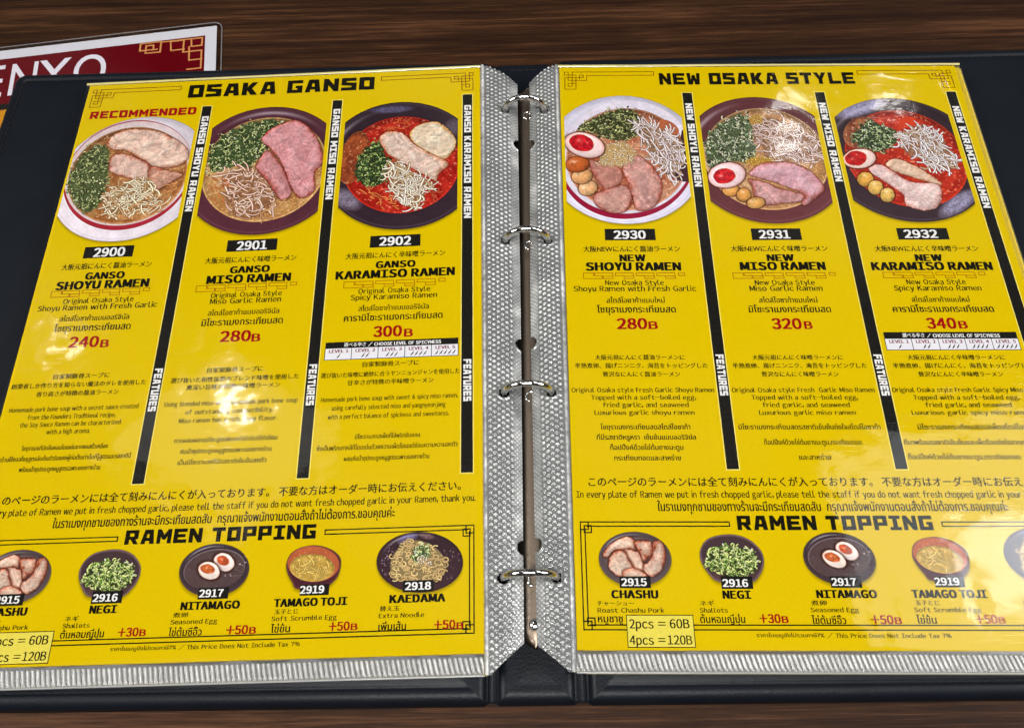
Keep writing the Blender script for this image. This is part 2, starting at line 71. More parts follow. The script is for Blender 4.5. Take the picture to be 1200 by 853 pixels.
FOOD = [{"n":"ramen_photo","s":"L","label":"printed photo of a white bowl of ramen with two pork slices","ops":[["bowl",[33.92,63.37,38.37,39.9,0.683],[226,215,224],[200,190,205]],["ell",[31.98,61.06,32.53,35.25,-0.304],[165,40,55],6],["ell",[32.01,60.07,31.95,33.55,-0.439],[218,198,200],10],["soup",[31.9,61.55,29.64,31.44,-0.638],[196,142,88],[150,92,50]],["scal",[[1.91,62.38],[6.82,46.16],[17.35,41.14],[21.11,53.62],[23.47,63.55],[22.78,68.87],[22.06,78.33],[16.65,85.31],[9.75,80.81],[2.89,68.87]],260,[72,92,58],[165,172,125]],["meat",[[17.24,40.56],[20.53,34.49],[28.14,32.06],[40.01,33.32],[51.66,39.13],[59.95,46.92],[61.24,52.54],[58.04,57.3],[52.19,58.84],[44.06,57.08],[37.1,52.3],[29.08,46.85],[22.61,45.37],[18.13,42.87]],[224,190,178],[168,92,66],0.35],["meat",[[21.31,56.92],[21.58,49.22],[27.61,48.44],[35.23,51.64],[42.3,56.98],[43.2,66.23],[36.82,65.35],[29.41,62.79],[22.73,59.72]],[220,182,172],[165,88,66],1.4],["meat",[[42.57,57.54],[49.7,59.57],[58.81,62.24],[59.59,64.44],[54.61,68.45],[49.25,72.42],[43.56,66.79]],[205,150,130],[150,75,55],0.9],["sprout",[[24.17,84.67],[24.28,72.14],[30.9,66.1],[42.06,65.63],[49.43,73.48],[51.88,83.01],[42.15,85.6],[33.99,87.23]],85,[238,218,186],0.3,1.2],["strand",[[49.07,71.35],[57.75,66.48],[60.66,74.08],[52.4,86.13],[41.19,89.65],[30.96,89.12]],26,[214,150,92],-0.5,0.6]],"clip":[1.2,61.88]},{"n":"ramen_photo","s":"L","label":"printed photo of a maroon bowl of ramen with two pink pork slices","ops":[["bowl",[101.0,61.64,40.8,40.44,0.558],[82,42,52],[112,66,78]],["soup",[101.22,61.42,31.73,33.28,-0.191],[206,164,110],[172,118,66]],["scal",[[71.71,47.54],[78.77,37.82],[89.53,31.57],[102.72,30.04],[108.26,32.09],[98.68,41.79],[101.37,50.33],[96.24,58.83],[93.15,61.91],[85.92,59.34],[76.91,63.18],[72.82,58.62]],300,[58,84,52],[170,180,128]],["sprout",[[80.1,67.65],[84.45,61.43],[92.02,59.68],[102.41,67.79],[109.54,78.72],[110.29,86.01],[102.54,91.73],[89.93,91.08],[84.36,80.52]],70,[228,192,176],0.7,0.8],["meat",[[97.11,58.87],[101.37,50.33],[106.22,55.01],[112.42,65.12],[116.66,78.06],[111.55,81.95],[104.48,71.09],[98.48,63.28]],[208,140,148],[150,58,48],1.1],["meat",[[97.85,42.31],[102.44,35.77],[110.89,31.67],[117.14,32.04],[124.93,40.48],[129.88,53.04],[130.49,60.72],[127.05,65.92],[127.94,76.57],[122.46,81.49],[116.88,75.98],[110.15,59.6],[104.0,50.48],[100.0,45.8]],[206,140,150],[150,56,46],0.9],["strand",[[111.55,81.95],[121.52,80.4],[118.81,87.48],[105.06,91.86],[96.78,92.44]],22,[212,160,96],-0.3,0.5],["strand",[[74.91,67.37],[82.55,66.71],[86.34,82.69],[77.83,82.25]],14,[208,120,70],0.9,0.7]],"clip":[71.12,130.83]},{"n":"ramen_photo","s":"L","label":"printed photo of a black bowl of red ramen with two pork slices","ops":[["bowl",[170.31,62.16,39.37,41.04,-0.665],[50,36,44],[84,70,86]],["sheen",[144.66,83.27,9.76,6.07,0.704],[190,182,208],0.55],["sheen",[164.41,26.61,12.5,2.87,-0.029],[120,118,165],0.6],["sheen",[195.83,40.84,5.22,7.04,0.161],[150,140,158],0.45],["soup",[170.54,62.36,29.39,30.79,-0.275],[192,46,32],[150,26,20]],["soup",[146.27,57.13,7.17,16.87,0.141],[170,84,44],[120,52,30]],["fleck",[[140.68,59.17],[148.57,41.88],[167.16,32.78],[162.02,47.93],[147.87,57.51],[146.45,73.6],[143.12,71.43]],70,[214,130,84],0.7],["strand",[[150.91,81.72],[157.74,76.19],[170.75,84.71],[169.44,91.38],[160.0,89.93]],26,[216,122,66],0.5,0.7],["strand",[[157.45,38.13],[167.18,33.32],[177.15,33.9],[174.0,39.09],[161.69,40.51]],16,[212,100,52],0,0.5],["strand",[[181.7,83.35],[192.65,80.03],[189.59,85.7],[180.34,90.99]],8,[206,90,60],0.4,0.4],["scal",[[148.06,60.6],[151.59,51.52],[158.74,47.74],[163.21,56.31],[164.24,61.5],[163.08,71.52],[159.28,75.28],[152.9,74.94],[147.8,69.69]],230,[40,66,40],[128,150,88]],["meat",[[174.17,44.41],[178.1,38.26],[187.12,36.11],[193.78,41.31],[197.95,49.98],[195.58,57.1],[191.6,60.98],[184.26,56.46],[177.63,50.91]],[226,204,186],[200,142,76],0.2],["meat",[[159.0,44.6],[163.37,41.14],[170.85,43.16],[175.97,49.77],[184.26,56.46],[194.04,63.66],[189.33,69.95],[188.62,74.89],[184.59,71.69],[178.1,67.32],[170.7,61.85],[163.16,55.28],[159.61,48.84]],[224,194,186],[188,120,84],0.6],["sprout",[[163.66,66.53],[166.63,60.61],[173.23,65.04],[181.41,71.51],[187.88,77.32],[183.21,80.5],[180.26,88.11],[175.62,89.79],[170.78,85.68],[164.01,74.55]],80,[236,224,204],0.8,1.0]],"clip":[140.42,198.85]},{"n":"ramen_photo","s":"R","label":"printed photo of a white bowl of ramen with half an egg and three fried garlic cloves","ops":[["bowl",[31.22,61.37,39.23,41.03,0.195],[216,210,228],[190,182,204]],["ell",[32.28,61.88,33.56,38.03,0.368],[150,26,58],5],["ell",[32.43,59.99,32.79,36.69,0.379],[222,214,228],10],["soup",[32.43,61.66,30.19,32.76,0.272],[200,146,116],[170,90,60]],["ell",[54.85,41.95,3.75,6.24,-0.77],[176,96,62],6],["tri",[[61.39,44.22],[66.95,38.73],[64.96,77.09],[59.29,77.06],[52.25,73.95],[57.3,62.5]],[66,36,44]],["scal",[[8.49,42.82],[17.24,35.09],[30.28,29.53],[39.52,31.85],[42.31,40.8],[36.77,48.45],[28.29,50.58],[21.71,48.37],[15.14,45.05]],280,[58,70,44],[156,160,112]],["sprout",[[37.32,39.66],[44.23,37.48],[50.57,43.06],[60.08,49.67],[59.77,62.51],[57.4,70.87],[51.52,72.91],[45.62,64.55],[42.78,58.18],[40.19,47.38]],95,[224,210,212],1.25,0.5],["meat",[[13.59,63.33],[18.49,64.41],[27.37,67.6],[29.48,73.84],[26.7,79.97],[22.51,82.99],[17.9,77.89],[14.94,70.67]],[192,128,116],[150,74,62],1.2],["meat",[[15.17,84.98],[22.61,80.97],[30.0,78.97],[33.67,85.06],[30.72,94.01],[23.46,95.95],[16.48,91.97]],[204,150,142],[148,64,50],0.5],["meat",[[30.24,67.62],[37.68,60.28],[45.32,68.74],[48.76,77.01],[47.25,86.12],[42.73,93.07],[35.5,94.03],[33.67,85.06],[31.74,76.93]],[202,146,142],[156,74,58],1.2],["crumb",[[18.49,64.41],[22.29,53.79],[29.96,50.59],[35.53,54.93],[37.68,60.28],[31.53,66.58],[24.09,67.59]],200,[236,222,190]],["nut",[12.28,80.59,4.92,4.36,-0.726],[222,172,124]],["nut",[9.53,73.41,5.14,4.57,-0.396],[214,160,108]],["nut",[7.58,65.91,5.79,4.8,-0.18],[186,94,46]],["egg",[11.62,53.44,10.39,7.59,0.496],[10.1,52.07,6.31,5.18,0.534],[236,208,208],[188,24,40]]],"clip":[1.68,62.11]},{"n":"ramen_photo","s":"R","label":"printed photo of a maroon bowl of ramen with half an egg and pink pork","ops":[["bowl",[101.01,62.0,39.86,40.41,-0.518],[98,52,56],[120,74,80]],["soup",[101.76,61.86,30.82,32.63,0.222],[204,162,122],[182,128,80]],["strand",[[117.36,60.69],[128.18,64.97],[129.73,75.35],[124.55,77.37],[119.52,68.06]],26,[212,160,96],0.6,0.4],["sprout",[[96.5,43.31],[103.39,35.59],[114.05,37.89],[126.14,46.77],[130.21,57.57],[126.54,64.96],[116.89,63.86],[105.27,64.85],[98.45,54.19]],110,[222,196,190],0.35,0.9],["scal",[[73.19,49.74],[80.93,39.92],[92.67,33.29],[97.06,38.9],[96.51,49.87],[97.9,58.47],[91.34,64.78],[83.15,64.74],[73.69,68.88],[72.1,60.46]],300,[72,96,72],[186,190,166]],["crumb",[[91.34,64.78],[95.98,60.58],[103.92,62.74],[103.56,65.37],[95.17,66.89]],60,[226,190,96]],["crumb",[[96.63,35.56],[102.84,33.35],[102.95,38.93],[97.76,40.01]],36,[222,188,110]],["meat",[[92.66,80.27],[91.62,75.68],[98.71,77.25],[106.21,81.35],[116.84,85.43],[114.63,89.42],[106.52,90.37],[96.84,91.32],[92.83,85.32]],[206,150,156],[150,70,56],1.3],["meat",[[92.07,72.08],[98.51,66.39],[106.91,64.86],[116.49,66.48],[123.75,72.23],[127.67,80.44],[125.81,84.47],[117.51,91.41],[115.28,90.41],[117.64,85.43],[111.03,81.37],[103.55,77.27],[95.8,74.67]],[210,158,176],[156,72,62],0.4],["nut",[82.16,82.54,4.23,3.39,-0.206],[214,156,84]],["nut",[87.86,85.28,3.3,4.1,0.35],[210,150,78]],["nut",[93.17,90.11,4.45,3.27,-0.307],[212,160,92]],["egg",[81.07,72.99,9.58,7.45,-0.463],[79.71,73.54,5.58,4.55,-0.439],[238,210,214],[196,26,40]]],"clip":[71.32,130.45]},{"n":"ramen_photo","s":"R","label":"printed photo of a black bowl of red ramen with half an egg and pale pork","ops":[["bowl",[170.45,62.31,40.49,39.4,0.128],[54,40,46],[86,72,86]],["sheen",[155.0,29.65,17.66,5.36,-0.37],[176,172,208],0.85],["sheen",[190.56,90.61,14.38,4.91,-0.625],[176,172,208],0.8],["soup",[171.37,62.12,29.94,30.94,0.031],[196,54,30],[164,36,24]],["soup",[151.97,45.69,7.78,11.59,0.637],[166,104,66],[120,60,40]],["fleck",[[143.09,53.35],[150.23,41.41],[162.62,33.7],[184.42,34.39],[194.56,41.66],[199.24,53.65],[192.56,50.38],[178.08,40.46],[161.54,39.26],[149.47,50.14]],80,[224,140,90],0.6],["ell",[176.64,39.34,5.46,3.26,-0.391],[208,62,30],10],["scal",[[147.18,49.05],[156.72,38.13],[163.63,41.48],[170.26,45.91],[167.89,53.48],[160.23,58.78],[153.86,57.68],[148.68,54.45]],210,[46,72,48],[160,178,136]],["meat",[[160.42,66.16],[166.76,63.04],[176.85,69.36],[184.72,77.63],[183.45,79.66],[175.4,76.05],[166.47,72.42],[162.23,69.29]],[226,190,168],[196,130,96],0.5],["meat",[[151.48,70.28],[157.05,66.66],[163.44,71.37],[170.24,77.56],[183.45,79.66],[181.75,90.67],[173.65,95.07],[165.69,91.59],[165.34,85.62],[160.18,79.55]],[224,192,194],[196,130,120],0.7],["sprout",[[170.42,49.18],[181.19,41.59],[186.2,41.61],[191.15,49.29],[196.33,64.24],[190.4,70.47],[181.71,69.39],[178.2,63.1],[171.51,59.9]],90,[232,222,226],0.95,0.7],["strand",[[164.4,50.23],[170.26,45.91],[182.38,43.79],[181.68,47.06],[169.37,50.25],[164.98,55.61]],8,[236,220,214],-0.2,0.3],["nut",[148.64,75.91,3.74,4.66,0.584],[214,160,70]],["nut",[152.66,81.01,3.45,4.55,0.473],[218,176,92]],["nut",[157.53,85.57,3.29,4.5,0.44],[220,178,96]],["egg",[148.12,62.91,8.46,5.95,-0.313],[146.36,62.7,5.69,4.44,-0.495],[238,212,206],[188,26,30]]],"clip":[140.31,198.76]},{"n":"topping_photo","s":"R","label":"printed photo of a black bowl of sliced roast pork","ops":[["bowl",[23.75,262.81,14.21,10.75,-0.022],[84,70,72],[118,98,98]],["ell",[24.14,262.36,12.34,8.02,-0.048],[104,84,84],8],["meat",[[11.39,260.94],[15.64,256.2],[20.47,253.98],[23.75,255.52],[23.85,259.25],[16.47,259.59],[12.99,262.28]],[222,190,174],[158,78,54],0.2],["meat",[[24.06,255.86],[30.09,256.03],[30.63,260.26],[28.6,262.94],[26.21,263.95],[25.12,260.26]],[222,190,174],[158,78,54],1.0],["meat",[[19.81,259.59],[25.12,260.26],[26.52,264.28],[26.98,267.26],[23.36,266.93]],[222,190,174],[158,78,54],1.4],["meat",[[15.08,260.6],[19.48,259.59],[21.28,262.95],[22.7,266.93],[20.21,269.9],[16.29,269.25],[13.16,265.62]],[222,190,174],[158,78,54],0.5],["meat",[[31.42,256.2],[35.09,256.54],[35.83,261.94],[34.33,266.27],[31.46,269.23],[28.16,269.24],[26.76,265.61],[30.65,262.27]],[222,190,174],[158,78,54],1.2],["meat",[[18.69,267.6],[23.38,266.6],[27.83,269.24],[25.74,270.88],[19.82,270.88]],[222,190,174],[158,78,54],0.1]]},{"n":"topping_photo","s":"L","label":"printed photo of a dark bowl of chopped spring onion","ops":[["poly",[[49.15,262.62],[50.36,257.57],[54.54,254.17],[62.47,253.07],[69.0,254.96],[73.39,259.58],[73.92,264.34],[71.88,268.96],[67.39,272.23],[55.88,271.88],[51.64,268.34]],[80,58,60],[150,128,132]],["ell",[61.71,261.83,11.89,7.72,0.136],[70,52,56],12],["scal",[[51.5,264.59],[52.91,260.52],[57.64,258.28],[65.42,258.37],[70.44,261.08],[71.34,264.26],[68.44,267.62],[63.66,269.33],[57.75,268.53],[53.51,266.53]],420,[96,130,62],[186,206,134]]]},{"n":"topping_photo","s":"L","label":"printed photo of a dark plate with two egg halves","ops":[["bowl",[103.54,262.66,14.01,10.42,0.068],[62,48,52],[100,82,88]],["ell",[103.52,262.25,12.22,7.93,-0.064],[122,104,110],8],["ell",[103.55,262.5,11.9,7.77,-0.062],[84,66,66],10],["fleck",[[92.71,263.88],[94.98,257.61],[102.99,254.98],[111.06,257.49],[115.51,262.4],[113.02,267.95],[104.99,269.57],[96.62,268.69]],110,[116,90,86],0.5],["fleck",[[104.73,267.7],[106.87,264.64],[111.22,263.84],[115.46,256.67],[115.72,261.45],[109.2,267.84]],14,[222,206,204],0.6],["egg",[107.01,259.73,4.54,3.33,0.561],[106.45,259.09,2.46,1.74,0.489],[236,220,214],[198,86,52]],["egg",[101.51,262.88,4.64,3.21,0.477],[100.87,262.18,2.9,1.69,0.355],[238,224,214],[196,98,52]]]},{"n":"topping_photo","s":"L","label":"printed photo of a red brown bowl of soft scrambled egg","ops":[["poly",[[132.13,261.34],[133.49,257.25],[137.44,254.81],[143.49,254.11],[149.4,255.85],[153.14,258.84],[153.99,262.04],[153.05,266.71],[150.14,270.03],[148.69,271.52],[137.66,271.19],[135.22,268.64],[132.95,264.83]],[74,36,44],[120,70,66]],["ell",[142.96,261.46,10.38,6.94,0.161],[180,92,58],10],["fleck",[[134.64,259.2],[139.14,255.83],[146.83,255.76],[152.24,259.77],[151.7,261.02],[145.67,257.33],[139.28,257.44]],40,[206,130,84],0.7],["soup",[142.61,262.96,8.93,5.37,0.132],[206,172,84],[184,146,62]],["strand",[[135.38,263.65],[139.5,259.99],[147.18,260.24],[150.65,264.13],[146.45,267.13],[139.48,266.91]],36,[218,186,98],0.3,1.5]]},{"n":"topping_photo","s":"L","label":"printed photo of a dark speckled plate of plain noodles","ops":[["bowl",[185.12,262.03,17.14,11.91,0.087],[60,40,46],[44,30,34]],["sheen",[180.03,252.76,4.72,2.28,-0.312],[140,136,190],0.7],["sheen",[187.77,251.9,3.37,1.48,0.221],[180,140,140],0.5],["fleck",[[168.98,261.63],[173.06,254.4],[175.06,258.17],[173.68,269.0]],60,[170,150,170],0.6],["fleck",[[193.43,258.76],[198.91,257.1],[201.5,262.67],[197.2,269.73],[193.59,269.61]],70,[150,120,130],0.6],["noodle",[[173.48,264.32],[174.35,258.88],[179.34,254.24],[184.85,253.49],[191.19,256.48],[195.29,261.38],[195.35,266.09],[191.43,269.9],[183.49,270.01],[175.5,269.05]],150,[228,196,134]],["scal",[[182.08,259.49],[183.82,256.24],[188.23,255.64],[189.39,258.63],[186.89,261.11],[183.24,261.36]],60,[84,116,62],[196,206,160]],["crumb",[[183.97,261.38],[186.14,260.36],[189.47,262.28],[188.41,264.06],[184.74,262.86]],26,[236,228,210]]]}]

# ------------------------------------------------------------------ helpers
def srgb(c):
    c = np.asarray(c, float) / 255.0
    return np.where(c <= 0.04045, c / 12.92, ((c + 0.055) / 1.055) ** 2.4)

def lin4(c):
    return tuple(float(v) for v in srgb(c)) + (1.0,)

def link(o, parent=None, local=None):
    COL.objects.link(o)
    if parent is not None:
        o.parent = parent
    if local is not None:
        o.location = local
    return o

def thing(name, label, cat, matrix=None, group=None):
    o = bpy.data.objects.new(name, None)
    o.empty_display_size = 0.02
    COL.objects.link(o)
    if matrix is not None:
        o.matrix_world = Matrix(matrix)
    o['label'], o['category'] = label, cat
    if group:
        o['group'] = group
    return o

class MB:
    """collects vertices and faces, then links them as one mesh object"""
    def __init__(s):
        s.v, s.f, s.n = [], [], 0
    def add(s, v, f):
        v = np.asarray(v, float).reshape(-1, 3)
        s.v.append(v)
        s.f += [tuple(int(i) + s.n for i in q) for q in f]
        s.n += len(v)
    def quad(s, x0, y0, x1, y1, z):            # page mm, y down
        s.add([(x0, -y0, z), (x0, -y1, z), (x1, -y1, z), (x1, -y0, z)], [(0, 1, 2, 3)])
    def poly(s, pts, z):
        s.add([(p[0], -p[1], z) for p in pts], [tuple(range(len(pts)))])
    def seg(s, a, b, w, z):                    # a flat line piece, page mm
        a, b = np.array(a[:2], float), np.array(b[:2], float)
        d = (b - a) / (np.linalg.norm(b - a) + 1e-9)
        n = np.array([-d[1], d[0]]) * w / 2
        a, b = a - d * w / 2, b + d * w / 2
        q = [a + n, b + n, b - n, a - n]
        s.add([(p[0], -p[1], z) for p in q], [(0, 1, 2, 3)])
    def path(s, pts, w, z, closed=False):
        pts = list(pts)
        for i in range(len(pts) - (0 if closed else 1)):
            s.seg(pts[i], pts[(i + 1) % len(pts)], w, z + 2e-4 * (i % 7))
    def build(s, name, mat, parent=None, scale=0.001, smooth=False, matrix=None, up=False):
        v = np.concatenate(s.v) * scale
        me = bpy.data.meshes.new(name)
        me.from_pydata(v.tolist(), [], s.f)
        if up and len(s.f) < 400:               # printed layers face the reader
            me.update()
            bm = bmesh.new(); bm.from_mesh(me)
            fl = [f for f in bm.faces if f.normal.z < 0]
            bmesh.ops.reverse_faces(bm, faces=fl)
            bm.to_mesh(me); bm.free()
        if smooth:
            me.polygons.foreach_set('use_smooth', [True] * len(me.polygons))
        me.materials.append(mat)
        me.update()
        o = bpy.data.objects.new(name, me)
        link(o, parent)
        if matrix is not None:
            o.matrix_world = Matrix(matrix)
        return o

def grid_mesh(name, X, Y, Z, mat, parent=None, mask=None, colors=None, smooth=True, uv=None, thick=None):
    """a height field (metres) as one mesh; mask says which cells stay"""
    ny, nx = X.shape
    v = np.stack([X, Y, Z], -1).reshape(-1, 3)
    idx = np.arange(nx * ny).reshape(ny, nx)
    q = np.stack([idx[:-1, :-1], idx[1:, :-1], idx[1:, 1:], idx[:-1, 1:]], -1).reshape(-1, 4)
    if mask is not None:
        q = q[mask.reshape(-1)]
    used = np.zeros(nx * ny, bool); used[q.reshape(-1)] = True
    remap = np.cumsum(used) - 1
    v = v[used]; q = remap[q]
    # keep faces pointing up
    a = v[q[0][1]] - v[q[0][0]]; b = v[q[0][2]] - v[q[0][0]]
    if np.cross(a, b)[2] < 0:
        q = q[:, ::-1]
    me = bpy.data.meshes.new(name)
    me.vertices.add(len(v)); me.vertices.foreach_set('co', v.astype(np.float32).reshape(-1))
    me.loops.add(len(q) * 4); me.loops.foreach_set('vertex_index', np.ascontiguousarray(q).reshape(-1).astype(np.int32))
    me.polygons.add(len(q))
    me.polygons.foreach_set('loop_start', np.arange(0, len(q) * 4, 4, dtype=np.int32))
    if smooth:
        me.polygons.foreach_set('use_smooth', np.ones(len(q), bool))
    me.update(calc_edges=True)
    if colors is not None:
        c = colors.reshape(-1, 4)[used].astype(np.float32)
        at = me.color_attributes.new('print', 'FLOAT_COLOR', 'POINT')
        at.data.foreach_set('color', c.reshape(-1))
    me.materials.append(mat)
    o = bpy.data.objects.new(name, me)
    return link(o, parent)

# ------------------------------------------------------------------ materials
def mat(name):
    m = bpy.data.materials.new(name)
    m.use_nodes = True
    return m, m.node_tree.nodes, m.node_tree.links, m.node_tree.nodes['Principled BSDF']

def flat(name, c, rough=0.6, spec=0.05):
    m, n, l, b = mat(name)
    b.inputs['Base Color'].default_value = lin4(c)
    b.inputs['Roughness'].default_value = rough
    b.inputs['Specular IOR Level'].default_value = spec
    return m

def ink(name, c, var=0.12):
    """printing ink: a little uneven, never one flat value"""
    m, n, l, b = mat(name)
    tc = n.new('ShaderNodeTexCoord'); no = n.new('ShaderNodeTexNoise')
    no.inputs['Scale'].default_value = 900; no.inputs['Detail'].default_value = 2
    l.new(tc.outputs['Object'], no.inputs['Vector'])
    rp = n.new('ShaderNodeValToRGB')
    c = np.asarray(srgb(c)); 
    rp.color_ramp.elements[0].position = 0.35; rp.color_ramp.elements[1].position = 0.7
    rp.color_ramp.elements[0].color = tuple(np.clip(c * (1 - var), 0, 1)) + (1,)
    rp.color_ramp.elements[1].color = tuple(np.clip(c * (1 + var), 0, 1)) + (1,)
    l.new(no.outputs['Fac'], rp.inputs['Fac']); l.new(rp.outputs['Color'], b.inputs['Base Color'])
    b.inputs['Roughness'].default_value = 0.6; b.inputs['Specular IOR Level'].default_value = 0.03
    return m

M_YELLOW = ink('yellow_paper', (219, 187, 0), 0.025)
M_PALE = ink('pale_halo', (240, 222, 110), 0.03)
M_INK = ink('black_ink', (24, 21, 10), 0.3)
M_BAR = ink('bar_black_ink', (30, 29, 26), 0.25)
M_RED = ink('red_ink', (158, 14, 14), 0.1)
M_WHITE = flat('white_ink', (236, 234, 232))
M_CHART = flat('chart_white', (232, 230, 236))
M_ORANGE = ink('orange_ink', (158, 82, 8), 0.1)
M_BROWN = ink('brown_line_ink', (126, 70, 8), 0.1)
M_BOX = ink('box_yellow', (228, 212, 84), 0.03)
INKS = {'ink': M_INK, 'red': M_RED, 'white': M_WHITE, 'orange': M_ORANGE}

def print_material():
    m, n, l, b = mat('printed_picture')
    at = n.new('ShaderNodeAttribute'); at.attribute_name = 'print'
    l.new(at.outputs['Color'], b.inputs['Base Color'])
    b.inputs['Roughness'].default_value = 0.6; b.inputs['Specular IOR Level'].default_value = 0.03
    return m
M_PRINT = print_material()

def film_material(name, rough=0.05, bump=0.25, gain=1.0, haze=0.0):
    """clear plastic film: transparent, with a Fresnel gloss broken by wrinkles and fine scratches"""
    m, n, l, b = mat(name)
    n.remove(b)
    out = n['Material Output']
    tc = n.new('ShaderNodeTexCoord')
    no = n.new('ShaderNodeTexNoise'); no.inputs['Scale'].default_value = 260; no.inputs['Detail'].default_value = 1.5; no.inputs['Roughness'].default_value = 0.5
    l.new(tc.outputs['Object'], no.inputs['Vector'])
    hs = []
    for ang, sc in ((0.5, 1.0), (1.25, 1.3), (2.2, 0.8)):
        mp = n.new('ShaderNodeMapping'); mp.inputs['Rotation'].default_value = (0, 0, ang); mp.inputs['Scale'].default_value = (60 * sc, 1600 * sc, 1)
        l.new(tc.outputs['Object'], mp.inputs['Vector'])
        s = n.new('ShaderNodeTexNoise'); s.inputs['Scale'].default_value = 1.0; s.inputs['Detail'].default_value = 1
        l.new(mp.outputs['Vector'], s.inputs['Vector'])
        r = n.new('ShaderNodeMapRange'); r.inputs['From Min'].default_value = 0.66; r.inputs['From Max'].default_value = 0.78
        l.new(s.outputs['Fac'], r.inputs['Value']); hs.append(r)
    ad = None
    for r in hs:
        if ad is None: ad = r.outputs['Result']; continue
        a = n.new('ShaderNodeMath'); a.operation = 'MAXIMUM'; l.new(ad, a.inputs[0]); l.new(r.outputs['Result'], a.inputs[1]); ad = a.outputs[0]
    mx = n.new('ShaderNodeMath'); mx.operation = 'MULTIPLY_ADD'; mx.inputs[1].default_value = 0.2
    l.new(ad, mx.inputs[0]); l.new(no.outputs['Fac'], mx.inputs[2])
    bp = n.new('ShaderNodeBump'); bp.inputs['Strength'].default_value = bump; bp.inputs['Distance'].default_value = 0.0004
    l.new(mx.outputs[0], bp.inputs['Height'])
    fr = n.new('ShaderNodeFresnel'); fr.inputs['IOR'].default_value = 1.5
    l.new(bp.outputs['Normal'], fr.inputs['Normal'])
    g = n.new('ShaderNodeMath'); g.operation = 'MULTIPLY'; g.inputs[1].default_value = gain; g.use_clamp = True
    l.new(fr.outputs['Fac'], g.inputs[0])
    tr = n.new('ShaderNodeBsdfTransparent'); gl = n.new('ShaderNodeBsdfGlossy'); gl.inputs['Roughness'].default_value = rough
    l.new(bp.outputs['Normal'], gl.inputs['Normal'])
    g2 = n.new('ShaderNodeBsdfGlossy'); g2.inputs['Roughness'].default_value = 0.27
    l.new(bp.outputs['Normal'], g2.inputs['Normal'])
    gm = n.new('ShaderNodeMixShader'); gm.inputs['Fac'].default_value = 0.0
    l.new(gl.outputs[0], gm.inputs[1]); l.new(g2.outputs[0], gm.inputs[2])
    mix = n.new('ShaderNodeMixShader')
    l.new(g.outputs[0], mix.inputs['Fac']); l.new(tr.outputs[0], mix.inputs[1]); l.new(gm.outputs[0], mix.inputs[2])
    last = mix
    if haze > 0:
        df = n.new('ShaderNodeBsdfDiffuse'); df.inputs['Color'].default_value = (0.75, 0.76, 0.78, 1)
        m2 = n.new('ShaderNodeMixShader'); m2.inputs['Fac'].default_value = haze
        l.new(mix.outputs[0], m2.inputs[1]); l.new(df.outputs[0], m2.inputs[2]); last = m2
    l.new(last.outputs[0], out.inputs['Surface'])
    return m

M_FILM = film_material('clear_film', 0.068, 0.06, 1.0, 0.0)
M_LAMINATE = film_material('laminate_film', 0.06, 0.02, 1.0, 0.0)

def strip_material(name, c, alpha, rough):
    m, n, l, b = mat(name)
    b.inputs['Base Color'].default_value = lin4(c)
    if name == 'embossed_plastic':                  # sparkle of the embossing is painted in: pale on the raised parts, dark between
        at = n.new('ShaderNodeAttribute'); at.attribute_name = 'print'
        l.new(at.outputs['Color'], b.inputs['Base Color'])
    b.inputs['Roughness'].default_value = rough
    b.inputs['Specular IOR Level'].default_value = 0.9
    b.inputs['Coat Weight'].default_value = 0.25; b.inputs['Coat Roughness'].default_value = 0.08
    b.inputs['Alpha'].default_value = alpha
    b.inputs['Emission Strength'].default_value = 0.0
    tc = n.new('ShaderNodeTexCoord'); no = n.new('ShaderNodeTexNoise'); no.inputs['Scale'].default_value = 700; no.inputs['Detail'].default_value = 3
    l.new(tc.outputs['Object'], no.inputs['Vector'])
    bp = n.new('ShaderNodeBump'); bp.inputs['Strength'].default_value = 0.25; bp.inputs['Distance'].default_value = 0.0004
    bp.inputs['Strength'].default_value = 0.12
    l.new(no.outputs['Fac'], bp.inputs['Height']); l.new(bp.outputs['Normal'], b.inputs['Normal'])
    return m
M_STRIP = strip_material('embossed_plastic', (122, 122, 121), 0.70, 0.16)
M_WELD = strip_material('welded_plastic', (190, 176, 110), 0.14, 0.2)
M_HEM = strip_material('sleeve_hem', (226, 212, 140), 0.5, 0.2)
M_UNDER = strip_material('lower_plastic', (112, 112, 110), 1.0, 0.35)

def leather():
    m, n, l, b = mat('black_leatherette')
    tc = n.new('ShaderNodeTexCoord')
    v = n.new('ShaderNodeTexVoronoi'); v.inputs['Scale'].default_value = 900
    no = n.new('ShaderNodeTexNoise'); no.inputs['Scale'].default_value = 60; no.inputs['Detail'].default_value = 5
    l.new(tc.outputs['Object'], v.inputs['Vector']); l.new(tc.outputs['Object'], no.inputs['Vector'])
    ad = n.new('ShaderNodeMath'); ad.operation = 'MULTIPLY_ADD'; ad.inputs[1].default_value = 0.15
    l.new(no.outputs['Fac'], ad.inputs[0]); l.new(v.outputs['Distance'], ad.inputs[2])
    bp = n.new('ShaderNodeBump'); bp.inputs['Strength'].default_value = 0.13; bp.inputs['Distance'].default_value = 0.0004
    l.new(ad.outputs[0], bp.inputs['Height']); l.new(bp.outputs['Normal'], b.inputs['Normal'])
    rp = n.new('ShaderNodeValToRGB')
    rp.color_ramp.elements[0].color = (0.0022, 0.0032, 0.0052, 1); rp.color_ramp.elements[1].color = (0.0042, 0.0057, 0.0088, 1)
    l.new(no.outputs['Fac'], rp.inputs['Fac']); l.new(rp.outputs['Color'], b.inputs['Base Color'])
    b.inputs['Roughness'].default_value = 0.42; b.inputs['Specular IOR Level'].default_value = 0.14
    return m
M_LEATHER = leather()
M_THREAD = flat('black_thread', (16, 17, 20), 0.7, 0.2)

